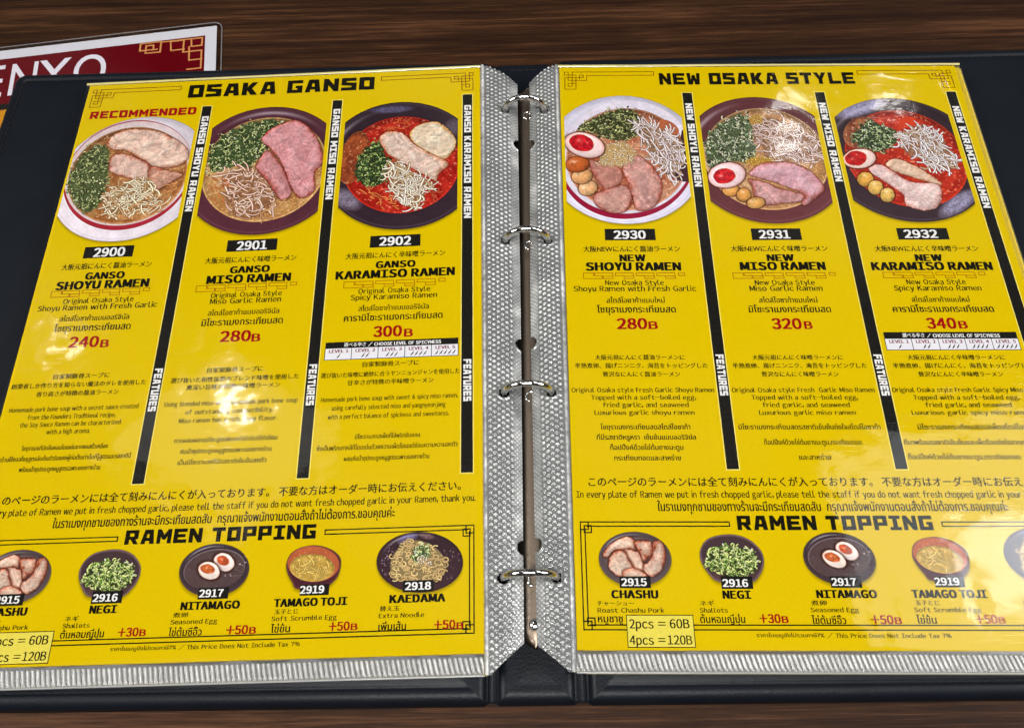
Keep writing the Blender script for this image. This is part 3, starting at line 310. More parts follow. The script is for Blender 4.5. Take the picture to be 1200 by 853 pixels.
def metal(name, c, rough, bump=0.0):
    m, n, l, b = mat(name)
    b.inputs['Base Color'].default_value = lin4(c); b.inputs['Metallic'].default_value = 1.0
    b.inputs['Roughness'].default_value = rough
    if bump:
        tc = n.new('ShaderNodeTexCoord'); no = n.new('ShaderNodeTexNoise'); no.inputs['Scale'].default_value = 500
        l.new(tc.outputs['Object'], no.inputs['Vector'])
        bp = n.new('ShaderNodeBump'); bp.inputs['Strength'].default_value = bump; bp.inputs['Distance'].default_value = 0.0004
        l.new(no.outputs['Fac'], bp.inputs['Height']); l.new(bp.outputs['Normal'], b.inputs['Normal'])
    return m
M_CHROME = metal('chrome', (224, 222, 218), 0.09)
M_RAIL = metal('dull_nickel', (124, 111, 98), 0.42, 0.2)

def wood():
    m, n, l, b = mat('dark_wood_grain')
    tc = n.new('ShaderNodeTexCoord')
    def noise(sx, sy, detail, rough=0.6, dist=0.0):
        mp = n.new('ShaderNodeMapping'); mp.inputs['Scale'].default_value = (sx, sy, 30)
        mp.inputs['Rotation'].default_value = (0, 0, R(-0.8))
        l.new(tc.outputs['Object'], mp.inputs['Vector'])
        t = n.new('ShaderNodeTexNoise'); t.inputs['Scale'].default_value = 1; t.inputs['Detail'].default_value = detail
        t.inputs['Roughness'].default_value = rough; t.inputs['Distortion'].default_value = dist
        l.new(mp.outputs['Vector'], t.inputs['Vector'])
        return t.outputs['Fac']
    broad = noise(2.2, 62, 4, 0.55, 0.5)
    mid = noise(9, 330, 5, 0.7, 0.3)
    fine = noise(40, 1700, 3, 0.7)
    m1 = n.new('ShaderNodeMath'); m1.operation = 'MULTIPLY_ADD'; m1.inputs[1].default_value = 0.46; l.new(mid, m1.inputs[0])
    m0 = n.new('ShaderNodeMath'); m0.operation = 'MULTIPLY'; m0.inputs[1].default_value = 0.40; l.new(broad, m0.inputs[0]); l.new(m0.outputs[0], m1.inputs[2])
    m2 = n.new('ShaderNodeMath'); m2.operation = 'MULTIPLY_ADD'; m2.inputs[1].default_value = 0.30; l.new(fine, m2.inputs[0]); l.new(m1.outputs[0], m2.inputs[2])
    rp = n.new('ShaderNodeValToRGB')
    e = rp.color_ramp.elements
    e[0].position, e[0].color = 0.40, lin4((22, 12, 7))
    e[1].position, e[1].color = 0.70, lin4((72, 46, 29))
    x = e.new(0.51); x.color = lin4((28, 15, 9))
    x = e.new(0.60); x.color = lin4((42, 25, 14))
    l.new(m2.outputs[0], rp.inputs['Fac']); l.new(rp.outputs['Color'], b.inputs['Base Color'])
    bp = n.new('ShaderNodeBump'); bp.inputs['Strength'].default_value = 0.15; bp.inputs['Distance'].default_value = 0.0006
    l.new(m2.outputs[0], bp.inputs['Height']); l.new(bp.outputs['Normal'], b.inputs['Normal'])
    b.inputs['Roughness'].default_value = 0.45; b.inputs['Specular IOR Level'].default_value = 0.07
    return m

# ------------------------------------------------------------------ the table
def table():
    mb = MB()
    x, y, z = 900, 700, -30
    mb.add([(-x, -y, 0), (x, -y, 0), (x, y, 0), (-x, y, 0), (-x, -y, z), (x, -y, z), (x, y, z), (-x, y, z)],
           [(0, 1, 2, 3), (7, 6, 5, 4), (0, 4, 5, 1), (1, 5, 6, 2), (2, 6, 7, 3), (3, 7, 4, 0)])
    o = mb.build('table_surface', wood())
    o['kind'] = 'structure'
    return o
table()

def rounded(x0, y0, x1, y1, r, n=7):
    pts = []
    rl, rr = r if isinstance(r, tuple) else (r, r)
    for cx, cy, a, r in ((x1 - rr, y1 - rr, 0, rr), (x0 + rl, y1 - rl, 90, rl), (x0 + rl, y0 + rl, 180, rl), (x1 - rr, y0 + rr, 270, rr)):
        for k in range(n + 1):
            t = R(a + 90 * k / n)
            pts.append((cx + r * math.cos(t), cy + r * math.sin(t)))
    return pts

def tube(mb, pts, rad, seg=10, closed=False, cap=True):
    pts = [Vector(p) for p in pts]
    n = len(pts); rings = []
    for i, p in enumerate(pts):
        a = pts[(i - 1) % n] if (closed or i) else p
        b = pts[(i + 1) % n] if (closed or i < n - 1) else p
        t = (b - a).normalized()
        u = t.orthogonal().normalized() if i == 0 else (u - t * u.dot(t)).normalized()
        w = t.cross(u)
        r = rad[i] if hasattr(rad, '__len__') else rad
        rings.append([p + (u * math.cos(2 * math.pi * k / seg) + w * math.sin(2 * math.pi * k / seg)) * r for k in range(seg)])
    v = [q for g in rings for q in g]
    f = []
    for i in range(n if closed else n - 1):
        j = (i + 1) % n
        for k in range(seg):
            f.append((i * seg + k, i * seg + (k + 1) % seg, j * seg + (k + 1) % seg, j * seg + k))
    if not closed and cap:
        f.append(tuple(range(seg))[::-1]); f.append(tuple((n - 1) * seg + k for k in range(seg)))
    mb.add([tuple(q) for q in v], f)

# ------------------------------------------------------------------ ring binder
binder = thing('ring_binder', 'open black leatherette ring binder with stitched edges and four chrome rings', 'binder', Matrix.Translation((0.002, 0, 0.0008)))

def board(name, x0, y0, x1, y1, z0, z1, rad, puff=0.5, seam=True):
    """a padded cover panel with a rounded lip and a sunk seam line round the edge (binder mm)"""
    prof = [(0.6, z0), (0.0, z0 + 0.5), (0.1, z0 + 1.4), (0.7, z1 - 2.6), (1.5, z1 - 1.2), (2.5, z1 - 0.45), (3.6, z1 - 0.05), (4.7, z1 + 0.1), (5.7, z1 - 0.1),
            (6.2, z1 - 0.85), (6.75, z1 - 0.9), (7.2, z1 - 0.25), (8.2, z1 + puff * 0.25), (10.5, z1 + puff * 0.8), (14, z1 + puff)]
    if not seam:
        prof = [p if not 5.0 < p[0] < 7.5 else (p[0], z1) for p in prof]
    prof = [p for p in prof if p[0] < (x1 - x0) / 2 - 1]
    mb = MB()
    rings = []
    for ins, z in prof:
        r = tuple(max(q - ins * 0.6, 0.5) for q in rad)
        xin = None if not seam else (x1 - ins if rad[1] < rad[0] else x0 + ins)
        rings.append([(px, py, (z1 - 0.02 if xin is not None and 5.0 < ins < 7.5 and abs(px - xin) < 0.7 else z)) for px, py in rounded(x0 + ins, y0 + ins, x1 - ins, y1 - ins, r)])
    n = len(rings[0])
    v = [p for g in rings for p in g]
    f = [tuple(range(n))[::-1]]
    for i in range(len(rings) - 1):
        for k in range(n):
            f.append((i * n + k, i * n + (k + 1) % n, (i + 1) * n + (k + 1) % n, (i + 1) * n + k))
    f.append(tuple((len(rings) - 1) * n + k for k in range(n)))
    mb.add(v, f)
    o = mb.build(name, M_LEATHER, binder, smooth=True)
    st = MB()
    path = rounded(x0 + 6.5, y0 + 6.5, x1 - 6.5, y1 - 6.5, tuple(max(q - 3.9, 0.5) for q in rad))
    path.append(path[0])
    rnd = random.Random(5)
    pos, acc = [], 0.0
    for a, b in zip(path[:-1], path[1:]):
        d = math.dist(a, b)
        s = 0.0
        while acc + (d - s) >= 3.7:
            s += 3.7 - acc; acc = 0.0
            t = s / d
            pos.append((a[0] + (b[0] - a[0]) * t, a[1] + (b[1] - a[1]) * t, (b[0] - a[0]) / d, (b[1] - a[1]) / d))
        acc += d - s
    if seam:                                       # and none along the hinge side
        xin = x1 - 6.5 if rad[1] < rad[0] else x0 + 6.5
        pos = [q for q in pos if abs(q[0] - xin) > 1.0]
    if not seam:                                   # the spine is sewn along its two short ends only
        pos = [q for q in pos if abs(q[2]) > 0.9]
    ends = [pos] if seam else [[q for q in pos if q[1] < 0], [q for q in pos if q[1] > 0]]
    for row in ends:
        st = MB()
        for px, py, dx, dy in row:
            w = rnd.uniform(-0.05, 0.05); h = z1 - (0.55 if seam else -0.1)
            tube(st, [(px - dx * 1.4 - dy * w, py - dy * 1.4 + dx * w, h - 0.3), (px - dx * 0.9, py - dy * 0.9, h), (px + dx * 0.9, py + dy * 0.9, h), (px + dx * 1.4, py + dy * 1.4, h - 0.3)], 0.3, 6)
        st.build('stitching', M_THREAD, o, smooth=True)
    return o

board('cover_panel', -283.5, -166.4, -18.6, 165.0, 0.6, 6.6, (6.5, 1.8))
board('cover_panel', 19.6, -166.4, 285.5, 165.0, 0.6, 6.6, (1.8, 6.5))
board('spine_panel', -15.2, -166.2, 15.4, 164.0, 0.4, 5.6, (1.4, 1.4), 0.2, False)
mb = MB()                                          # the thin hinge skin that joins the panels
nx = 41
xs = np.linspace(-20.2, 21.0, nx)
prof_z = np.where((xs < -15.0) | (xs > 15.2), 3.6 + 0.7 * np.cos(np.where(xs < 0, (xs + 16.9) / 2.0, (xs - 17.5) / 2.0) * math.pi), 3.0)
ys = (-165.4, -164.4, 163.0, 163.6)
v, f = [], []
for j, y in enumerate(ys):
    for i, x in enumerate(xs):
        v.append((x, y, prof_z[i] - (0.8 if j in (0, 3) else 0)))
for j in range(3):
    for i in range(nx - 1):
        f.append((j * nx + i, j * nx + i + 1, (j + 1) * nx + i + 1, (j + 1) * nx + i))
mb.add(v, f)
mb.build('hinge_skin', M_LEATHER, binder, smooth=True)

RAIL_X = 0.2
mb = MB()                                          # arched metal rail with round ends
ring_ = []
ny = 90
ys = np.linspace(-146.5, 139.5, ny)
for y in ys:
    e = min(y + 146.5, 139.5 - y)
    k = math.sqrt(max(0.0, 1 - max(0.0, 1 - e / 6.0) ** 2))
    w, h = max(0.25, 6.2 * k), 4.6 + 1.4 * k
    xo = RAIL_X + 1.0 - 0.0072 * (146.5 + y) * -1 * 0 + (y / 143.0) * 1.1
    ring_.append([(xo - w * math.cos(t), y, 6.0 + (h * math.sin(t) if 0 < t < math.pi else 0)) for t in np.linspace(0, math.pi, 13)])
v = [p for g in ring_ for p in g]
f = []
for i in range(ny - 1):
    for k in range(12):
        f.append((i * 13 + k, i * 13 + k + 1, (i + 1) * 13 + k + 1, (i + 1) * 13 + k))
f += [tuple(range(13)), tuple((ny - 1) * 13 + k for k in range(13))[::-1]]
mb.add(v, f)
rail = mb.build('ring_rail', M_RAIL, binder, smooth=True)
for y in (-138.0, 131.0):                          # rivets
    mb = MB()
    xo = RAIL_X + 1.0 + (y / 143.0) * 1.1
    rr = [(0, 1.1), (1.2, 0.95), (2.1, 0.5), (2.5, -0.3)]
    v, f = [(xo, y, 11.9 + 1.1)], []
    for r_, z_ in rr[1:]:
        v += [(xo + r_ * math.cos(2 * math.pi * k / 20), y + r_ * math.sin(2 * math.pi * k / 20), 11.9 + z_) for k in range(20)]
    f += [(0, 1 + k, 1 + (k + 1) % 20) for k in range(20)]
    for j in range(2):
        f += [(1 + j * 20 + k, 1 + (j + 1) * 20 + k, 1 + (j + 1) * 20 + (k + 1) % 20, 1 + j * 20 + (k + 1) % 20) for k in range(20)]
    mb.add(v, f)
    mb.build('rivet', M_CHROME, rail, smooth=True)
RINGS = [(0.25, 118.4, 10.2), (-0.1, 37.0, 10.2), (-1.1, -42.0, 10.2), (-1.6, -121.2, 10.4)]   # x (relative to holder), y, radius
RINGS = [(x, y, r_) for x, y, r_ in RINGS]
for x, y, r_ in RINGS:
    mb = MB()
    n = 56
    pts, rad = [], []
    for k in range(n):
        a = 2 * math.pi * (k / n) + 0.02
        pts.append((x + r_ * math.cos(a), y, 15.4 + r_ * math.sin(a)))
        d = abs(((a - math.pi / 2 + math.pi) % (2 * math.pi)) - math.pi)   # the joint at the top
        rad.append(1.55 if d > 0.09 else 1.25)
    tube(mb, pts, rad, 14, closed=True)
    ring = mb.build('ring', M_CHROME, binder, smooth=True)
    mb = MB()                                      # crimped collar where the ring leaves the rail
    tube(mb, [(x + 1.2 + 1.9 * math.cos(t), y - 0.2 + 2.3 * math.sin(t), 12.1 + 0.5 * math.sin(t * 0.5)) for t in np.linspace(-0.8, 4.6, 18)], 0.6, 8)
    mb.build('ring_collar', M_CHROME, ring, smooth=True)

# ------------------------------------------------------------------ second menu, laminated, under the binder
ang = R(7.4)
menu2 = thing('laminated_menu', 'laminated menu with white border and dark red band, half hidden under the binder', 'menu',
              Matrix.Translation((-0.1765, 0.2054, 0.0004)) @ Matrix.Rotation(ang, 4, 'Z'))
def slab(name, pts, z0, z1, m, parent):
    mb = MB(); n = len(pts)
    mb.add([(p[0], p[1], z0) for p in pts] + [(p[0], p[1], z1) for p in pts],
           [tuple(range(n))[::-1], tuple(range(n, 2 * n))] + [(k, (k + 1) % n, n + (k + 1) % n, n + k) for k in range(n)])
    return mb.build(name, m, parent)
slab('paper', [(-210, -297), (0, -297), (0, 0), (-210, 0)], -0.2, 0.0, flat('white_paper', (214, 214, 222)), menu2)
mb = MB(); mb.quad(-203.5, 7.0, -6.6, 42.3, 0.03); red = mb.build('red_band', ink('dark_red_ink', (98, 4, 15), 0.1), menu2, up=True)
mb = MB(); mb.quad(-203.5, 42.3, -6.6, 46.8, 0.03); mb.build('black_band', M_BAR, menu2, up=True)
mb = MB(); mb.quad(-203.5, 46.8, -6.6, 250, 0.03); mb.build('orange_panel', ink('orange_field', (206, 138, 28), 0.08), menu2, up=True)
mb = MB()
for i, pl in enumerate((
    [(-16.3, -32.6), (-8.5, -32.7), (-8.4, -18.7), (-19.0, -18.5), (-18.8, -8.8), (-26.4, -8.8), (-26.0, -16.0), (-18.5, -16.2)],
    [(-32.0, -8.3), (-8.2, -8.6), (-8.4, -14.7), (-14.3, -14.7), (-14.5, -9.0)],
    [(-43.6, -7.8), (-31.9, -7.8), (-32.2, -16.2), (-40.6, -15.9), (-40.4, -9.9), (-36.2, -10.1), (-36.2, -13.6)],
    [(-43.7, -7.8), (-43.9, -13.5), (-34.1, -13.7)], [(-15.6, -14.9), (-15.4, -25.5), (-8.2, -25.6)])):
    mb.path([(x, -y) for x, y in pl], 0.95, 0.07 + 0.003 * i)
mb.build('key_pattern', ink('gold_ink', (214, 148, 86), 0.1), red, up=True)

# ------------------------------------------------------------------ lettering
BLOCK = {
 'O': ([(0,0),(6,0),(6,6),(0,6)], [(2,1.6),(4,1.6),(4,4.4),(2,4.4)]),
 'S': ([(0,0),(6,0),(6,3.6),(2,3.9),(2,4.5),(5.8,4.5),(5.8,6),(0,6),(0,2.6),(4,2.2),(4,1.5),(0,1.5)],),
 'A': ([(0,0),(2,0),(2.2,1.3),(3.9,1.3),(4.1,0),(6.2,0),(5.2,6),(1.4,6)], [(2.5,2.6),(3.7,2.6),(3.5,4.2),(2.8,4.2)]),
 'K': ([(0,0),(2,0),(2,2.2),(3.6,0),(6.2,0),(3.9,3.1),(6,6),(3.7,6),(2,3.9),(2,6),(0,6)],),
 'G': ([(0,0),(6,0),(6,3.4),(3.2,3.4),(3.2,2.2),(4,2.2),(4,1.5),(2,1.5),(2,4.5),(6,4.5),(6,6),(0,6)],),
 'N': ([(0,0),(1.9,0),(1.9,3),(4.1,0),(6,0),(6,6),(4.1,6),(4.1,3),(1.9,6),(0,6)],),
 'E': ([(0,0),(6,0),(6,1.5),(2,1.5),(2,2.3),(5.4,2.3),(5.4,3.7),(2,3.7),(2,4.5),(6,4.5),(6,6),(0,6)],),
 'W': ([(0,6),(0.6,0),(2.8,0),(3.4,2.2),(4,0),(6.2,0),(6.8,6),(4.9,6),(4.8,2.6),(4.1,5),(2.7,5),(2,2.6),(1.9,6)],),
 'T': ([(2,0),(4.1,0),(4.1,4.4),(6,4.4),(6,6),(0,6),(0,4.4),(2,4.4)],),
 'Y': ([(2,0),(4,0),(4,2.4),(6.2,6),(4,6),(3,4),(2,6),(-0.2,6),(2,2.4)],),
 'L': ([(0,0),(6,0),(6,1.6),(2,1.6),(2,6),(0,6)],),
 'R': ([(0,0),(2,0),(2,2),(2.6,2),(4.2,0),(6.3,0),(4.9,1.9),(6,2.4),(6,6),(0,6)], [(2,3.3),(4,3.3),(4,4.6),(2,4.6)]),
 'M': ([(0,0),(1.8,0),(1.8,3),(2.6,1.6),(4,1.6),(4.8,3),(4.8,0),(6.6,0),(6.6,6),(4.9,6),(3.3,3.6),(1.7,6),(0,6)],),
 'P': ([(0,0),(2,0),(2,1.8),(6,1.8),(6,6),(0,6)], [(2,3.2),(4,3.2),(4,4.6),(2,4.6)]),
 'I': ([(0,0),(5,0),(5,1.3),(3.5,1.3),(3.5,4.7),(5,4.7),(5,6),(0,6),(0,4.7),(1.5,4.7),(1.5,1.3),(0,1.3)],),
 'C': ([(0,0),(6,0),(6,1.5),(2,1.5),(2,4.5),(6,4.5),(6,6),(0,6)],),
 'D': ([(0,0),(5,0),(6,1),(6,5),(5,6),(0,6)], [(2,1.5),(4,1.5),(4,4.5),(2,4.5)]),
 'H': ([(0,0),(2,0),(2,2.2),(4,2.2),(4,0),(6,0),(6,6),(4,6),(4,3.8),(2,3.8),(2,6),(0,6)],),
 'U': ([(0,0),(6,0),(6,6),(4,6),(4,1.6),(2,1.6),(2,6),(0,6)],),
 'F': ([(0,0),(2,0),(2,2.1),(5.2,2.1),(5.2,3.6),(2,3.6),(2,4.5),(6,4.5),(6,6),(0,6)],)}
def block_text(s, gap=1.0, space=3.4):
    V, F_, x = [], [], 0.0
    for ch in s:
        if ch == ' ':
            x += space; continue
        loops = BLOCK[ch]
        w = max(p[0] for p in loops[0])
        pts = [p for lp in loops for p in lp]
        tri = tessellate_polygon([[Vector((p[0], p[1], 0)) for p in lp] for lp in loops])
        b = len(V)
        V += [(p[0] + x, p[1], 0) for p in pts]
        F_ += [tuple(i + b for i in t) for t in tri]
        x += w + gap
    return np.array(V, float), F_

LATIN = ('reg', 'bold', 'heavy')
WEIGHT = {'reg': [(-.030, 0), (0, .008), (.030, 0)], 'bold': [(-.05, -.016), (-.02, .016), (.016, -.016), (.05, .016), (.05, -.016), (-.05, .016)],
          'heavy': [(-.085, -.022), (-.05, .022), (-.02, -.022), (.02, .022), (.05, -.022), (.085, .022), (.085, -.022), (-.085, .022)],
          'jpt': [(-.024, 0), (.0, .010), (.024, 0)], 'jpb': [(-.02, -.008), (.0, .008), (.02, -.008)],
          'th': [(-.020, 0), (0, .008), (.020, 0)], 'thb': [(-.024, -.008), (.0, .008), (.024, -.008)], 'sans': [(-.006, 0), (.006, 0)]}
GAP = {'reg': 0.13, 'bold': 0.15, 'heavy': 0.215}
_cache = {}
def thai_mesh(s):
    c = bpy.data.curves.new('lettering', 'FONT')
    c.body = s; c.fill_mode = 'NONE'; c.resolution_u = 3
    o = bpy.data.objects.new('lettering', c)
    me = bpy.data.meshes.new_from_object(o)
    co = np.zeros(len(me.vertices) * 3); me.vertices.foreach_get('co', co); co = co.reshape(-1, 3)
    nb = {}
    for e in me.edges:
        a, b = e.vertices; nb.setdefault(a, []).append(b); nb.setdefault(b, []).append(a)
    bpy.data.objects.remove(o); bpy.data.curves.remove(c); bpy.data.meshes.remove(me)
    loops, seen = [], set()
    for st in range(len(co)):
        if st in seen or st not in nb: continue
        lp, prev, cur = [st], None, st
        seen.add(st)
        while True:
            nx = [k for k in nb[cur] if k != prev and k not in seen]
            if not nx: break
            prev, cur = cur, nx[0]
            seen.add(cur); lp.append(cur)
        if len(lp) > 2: loops.append(co[lp][:, :2])
    def area(p): return 0.5 * np.sum(p[:, 0] * np.roll(p[:, 1], -1) - np.roll(p[:, 0], -1) * p[:, 1])
    def inside(q, p):
        x, y = q; r = False
        for i in range(len(p)):
            a, b = p[i - 1], p[i]
            if (a[1] > y) != (b[1] > y) and x < (b[0] - a[0]) * (y - a[1]) / (b[1] - a[1]) + a[0]: r = not r
        return r
    bb = [(p.min(0), p.max(0)) for p in loops]
    # a loop is a hole when every one of its corners lies inside one bigger loop
    hole_of = {}
    for i, p in enumerate(loops):
        for j, q in enumerate(loops):
            if i != j and abs(area(q)) > abs(area(p)) and (bb[j][0] <= bb[i][0] + 1e-6).all() and (bb[j][1] >= bb[i][1] - 1e-6).all():
                if all(inside(w, q) for w in p[::max(1, len(p) // 8)]):
                    hole_of.setdefault(i, j)
    V, F_, n, z = [], [], 0, 0
    for i, p in enumerate(loops):
        if i in hole_of: continue
        grp = [p] + [loops[k] for k, j in hole_of.items() if j == i]
        tri = tessellate_polygon([[Vector((w[0], w[1], 0)) for w in g] for g in grp])
        pts = np.concatenate(grp)
        V.append(np.c_[pts, np.full(len(pts), (i % 3) * 1.0)]); F_ += [tuple(k + n for k in t) for t in tri]; n += len(pts)
    return np.concatenate(V), F_
def raw_mesh(s):
    if s in _cache:
        return _cache[s]
    if any('\u0e00' <= ch <= '\u0e7f' for ch in s):
        _cache[s] = thai_mesh(s)
        return _cache[s]
    c = bpy.data.curves.new('lettering', 'FONT')
    c.body = s; c.fill_mode = 'FRONT'; c.resolution_u = 3 if len(s) > 16 else 5
    o = bpy.data.objects.new('lettering', c)
    me = bpy.data.meshes.new_from_object(o)
    n = len(me.vertices)
    v = np.zeros(n * 3); me.vertices.foreach_get('co', v)
    f = [tuple(p.vertices) for p in me.polygons]
    bpy.data.objects.remove(o); bpy.data.curves.remove(c); bpy.data.meshes.remove(me)
    _cache[s] = (v.reshape(-1, 3), f)
    return _cache[s]
def font_mesh(s, font):
    if font not in LATIN:
        return raw_mesh(s)
    V, F_, x, n = [], [], 0.0, 0
    g = GAP[font]
    for ch in s:
        if ch == ' ':
            x += 0.30 if font == 'heavy' else 0.40; continue
        v, f = raw_mesh(chr(ord(ch) - 0x20 + 0xFF00))
        lo, hi = v[:, 0].min(), v[:, 0].max()
        k = g * (0.55 if ch in 'TYAVLvyw.,' else 1.0)
        q = v.copy(); q[:, 0] += x - lo + k / 2
        V.append(q); F_ += [tuple(i + n for i in t) for t in f]; n += len(v)
        x += hi - lo + k
    return np.concatenate(V), F_
def ref_height(font):
    ch = {'jpt': '大', 'jpb': '大', 'th': 'ก', 'thb': 'ก', 'sans': 'H'}.get(font, 'Ｈ')
    v, _ = raw_mesh(ch)
    return v[:, 1].max() - v[:, 1].min()
def base_line(font):
    return raw_mesh('Ｈ')[0][:, 1].min() if font in LATIN else (-0.08 if font in ('jpt', 'jpb') else 0.0)
def text_into(mb, item, z):
    s, x0, x1, y, h, font, col = item
    if font == 'block':
        v, f = block_text(s); sy = h / 6.0; base = 0.0; wt = [(0, 0)]
    else:
        v, f = font_mesh(s, font); sy = h / ref_height(font); base = base_line(font); wt = WEIGHT[font]
    a, b = v[:, 0].min(), v[:, 0].max()
    sx = (x1 - x0) / (b - a)
    wx = min(sx, sy * 1.15)
    for i, (ox, oy) in enumerate(wt):
        q = np.empty_like(v)
        q[:, 0] = x0 + (v[:, 0] - a) * sx + ox * wx
        q[:, 1] = -y + (v[:, 1] - base + oy) * sy
        q[:, 2] = z + 0.0024 * i + 0.0008 * v[:, 2]
        mb.add(q, f)
    return mb
def vertical_text(mb, s, xc, y0, y1, cap, z):
    v, f = block_text(s, 0.9, 3.6)
    a, b = v[:, 0].min(), v[:, 0].max()
    q = np.empty_like(v)
    q[:, 0] = xc - cap / 2 + v[:, 1] / 6.0 * cap
    q[:, 1] = -(y0 + (v[:, 0] - a) * (y1 - y0) / (b - a))
    q[:, 2] = z
    mb.add(q, f)

mb = MB()
for ch, x0, x1 in (('E', -131, -120), ('N', -116, -101.5), ('Y', -100.5, -83), ('O', -80.5, -62.5)):
    text_into(mb, (ch, x0, x1, 36.4, 24.4, 'sans', 'white'), 0.08)
mb.build('lettering', flat('menu_white', (226, 222, 232)), red, up=True)
lam = rounded(-213, -300, 3.0, 2.6, 5)
mb = MB(); n = len(lam)
mb.add([(p[0], p[1], 0.22) for p in lam] + [(p[0], p[1], -0.25) for p in lam], [tuple(range(n))] + [(k, n + k, n + (k + 1) % n, (k + 1) % n) for k in range(n)])
mb.build('laminate', M_LAMINATE, menu2)
mb = MB(); tube(mb, [(p[0], p[1], 0.1) for p in lam], 0.38, 8, closed=True)
mb.build('laminate_rim', strip_material('laminate_rim', (120, 116, 116), 0.55, 0.15), menu2, smooth=True)

# ------------------------------------------------------------------ printed food pictures (painted into a colour attribute, cell by cell)
RES = 5.0
def vnoise(rng, shape, cell):
    h, w = shape
    gh, gw = int(h / cell) + 3, int(w / cell) + 3
    g = rng.random((gh, gw))
    y = np.arange(h) / cell; x = np.arange(w) / cell
    yi = y.astype(int); xi = x.astype(int); fy = y - yi; fx = x - xi
    fy = fy * fy * (3 - 2 * fy); fx = fx * fx * (3 - 2 * fx)
    a = g[yi][:, xi]; b = g[yi][:, xi + 1]; c = g[yi + 1][:, xi]; d = g[yi + 1][:, xi + 1]
    fx = fx[None]; fy = fy[:, None]
    return (a * (1 - fx) + b * fx) * (1 - fy) + (c * (1 - fx) + d * fx) * fy
def fbm(rng, shape, cell, oct=3):
    o = np.zeros(shape); a = 1.0; t = 0
    for k in range(oct):
        o += a * vnoise(rng, shape, max(cell / 2 ** k, 1.0)); t += a; a *= 0.55
    return o / t
def catmull(pts, sub=5):
    p = np.array(pts, float); n = len(p); out = []
    for i in range(n):
        p0, p1, p2, p3 = p[i - 1], p[i], p[(i + 1) % n], p[(i + 2) % n]
        for k in range(sub):
            t = k / sub
            out.append(0.5 * (2 * p1 + (p2 - p0) * t + (2 * p0 - 5 * p1 + 4 * p2 - p3) * t * t + (3 * p1 - p0 - 3 * p2 + p3) * t ** 3))
    return np.array(out)

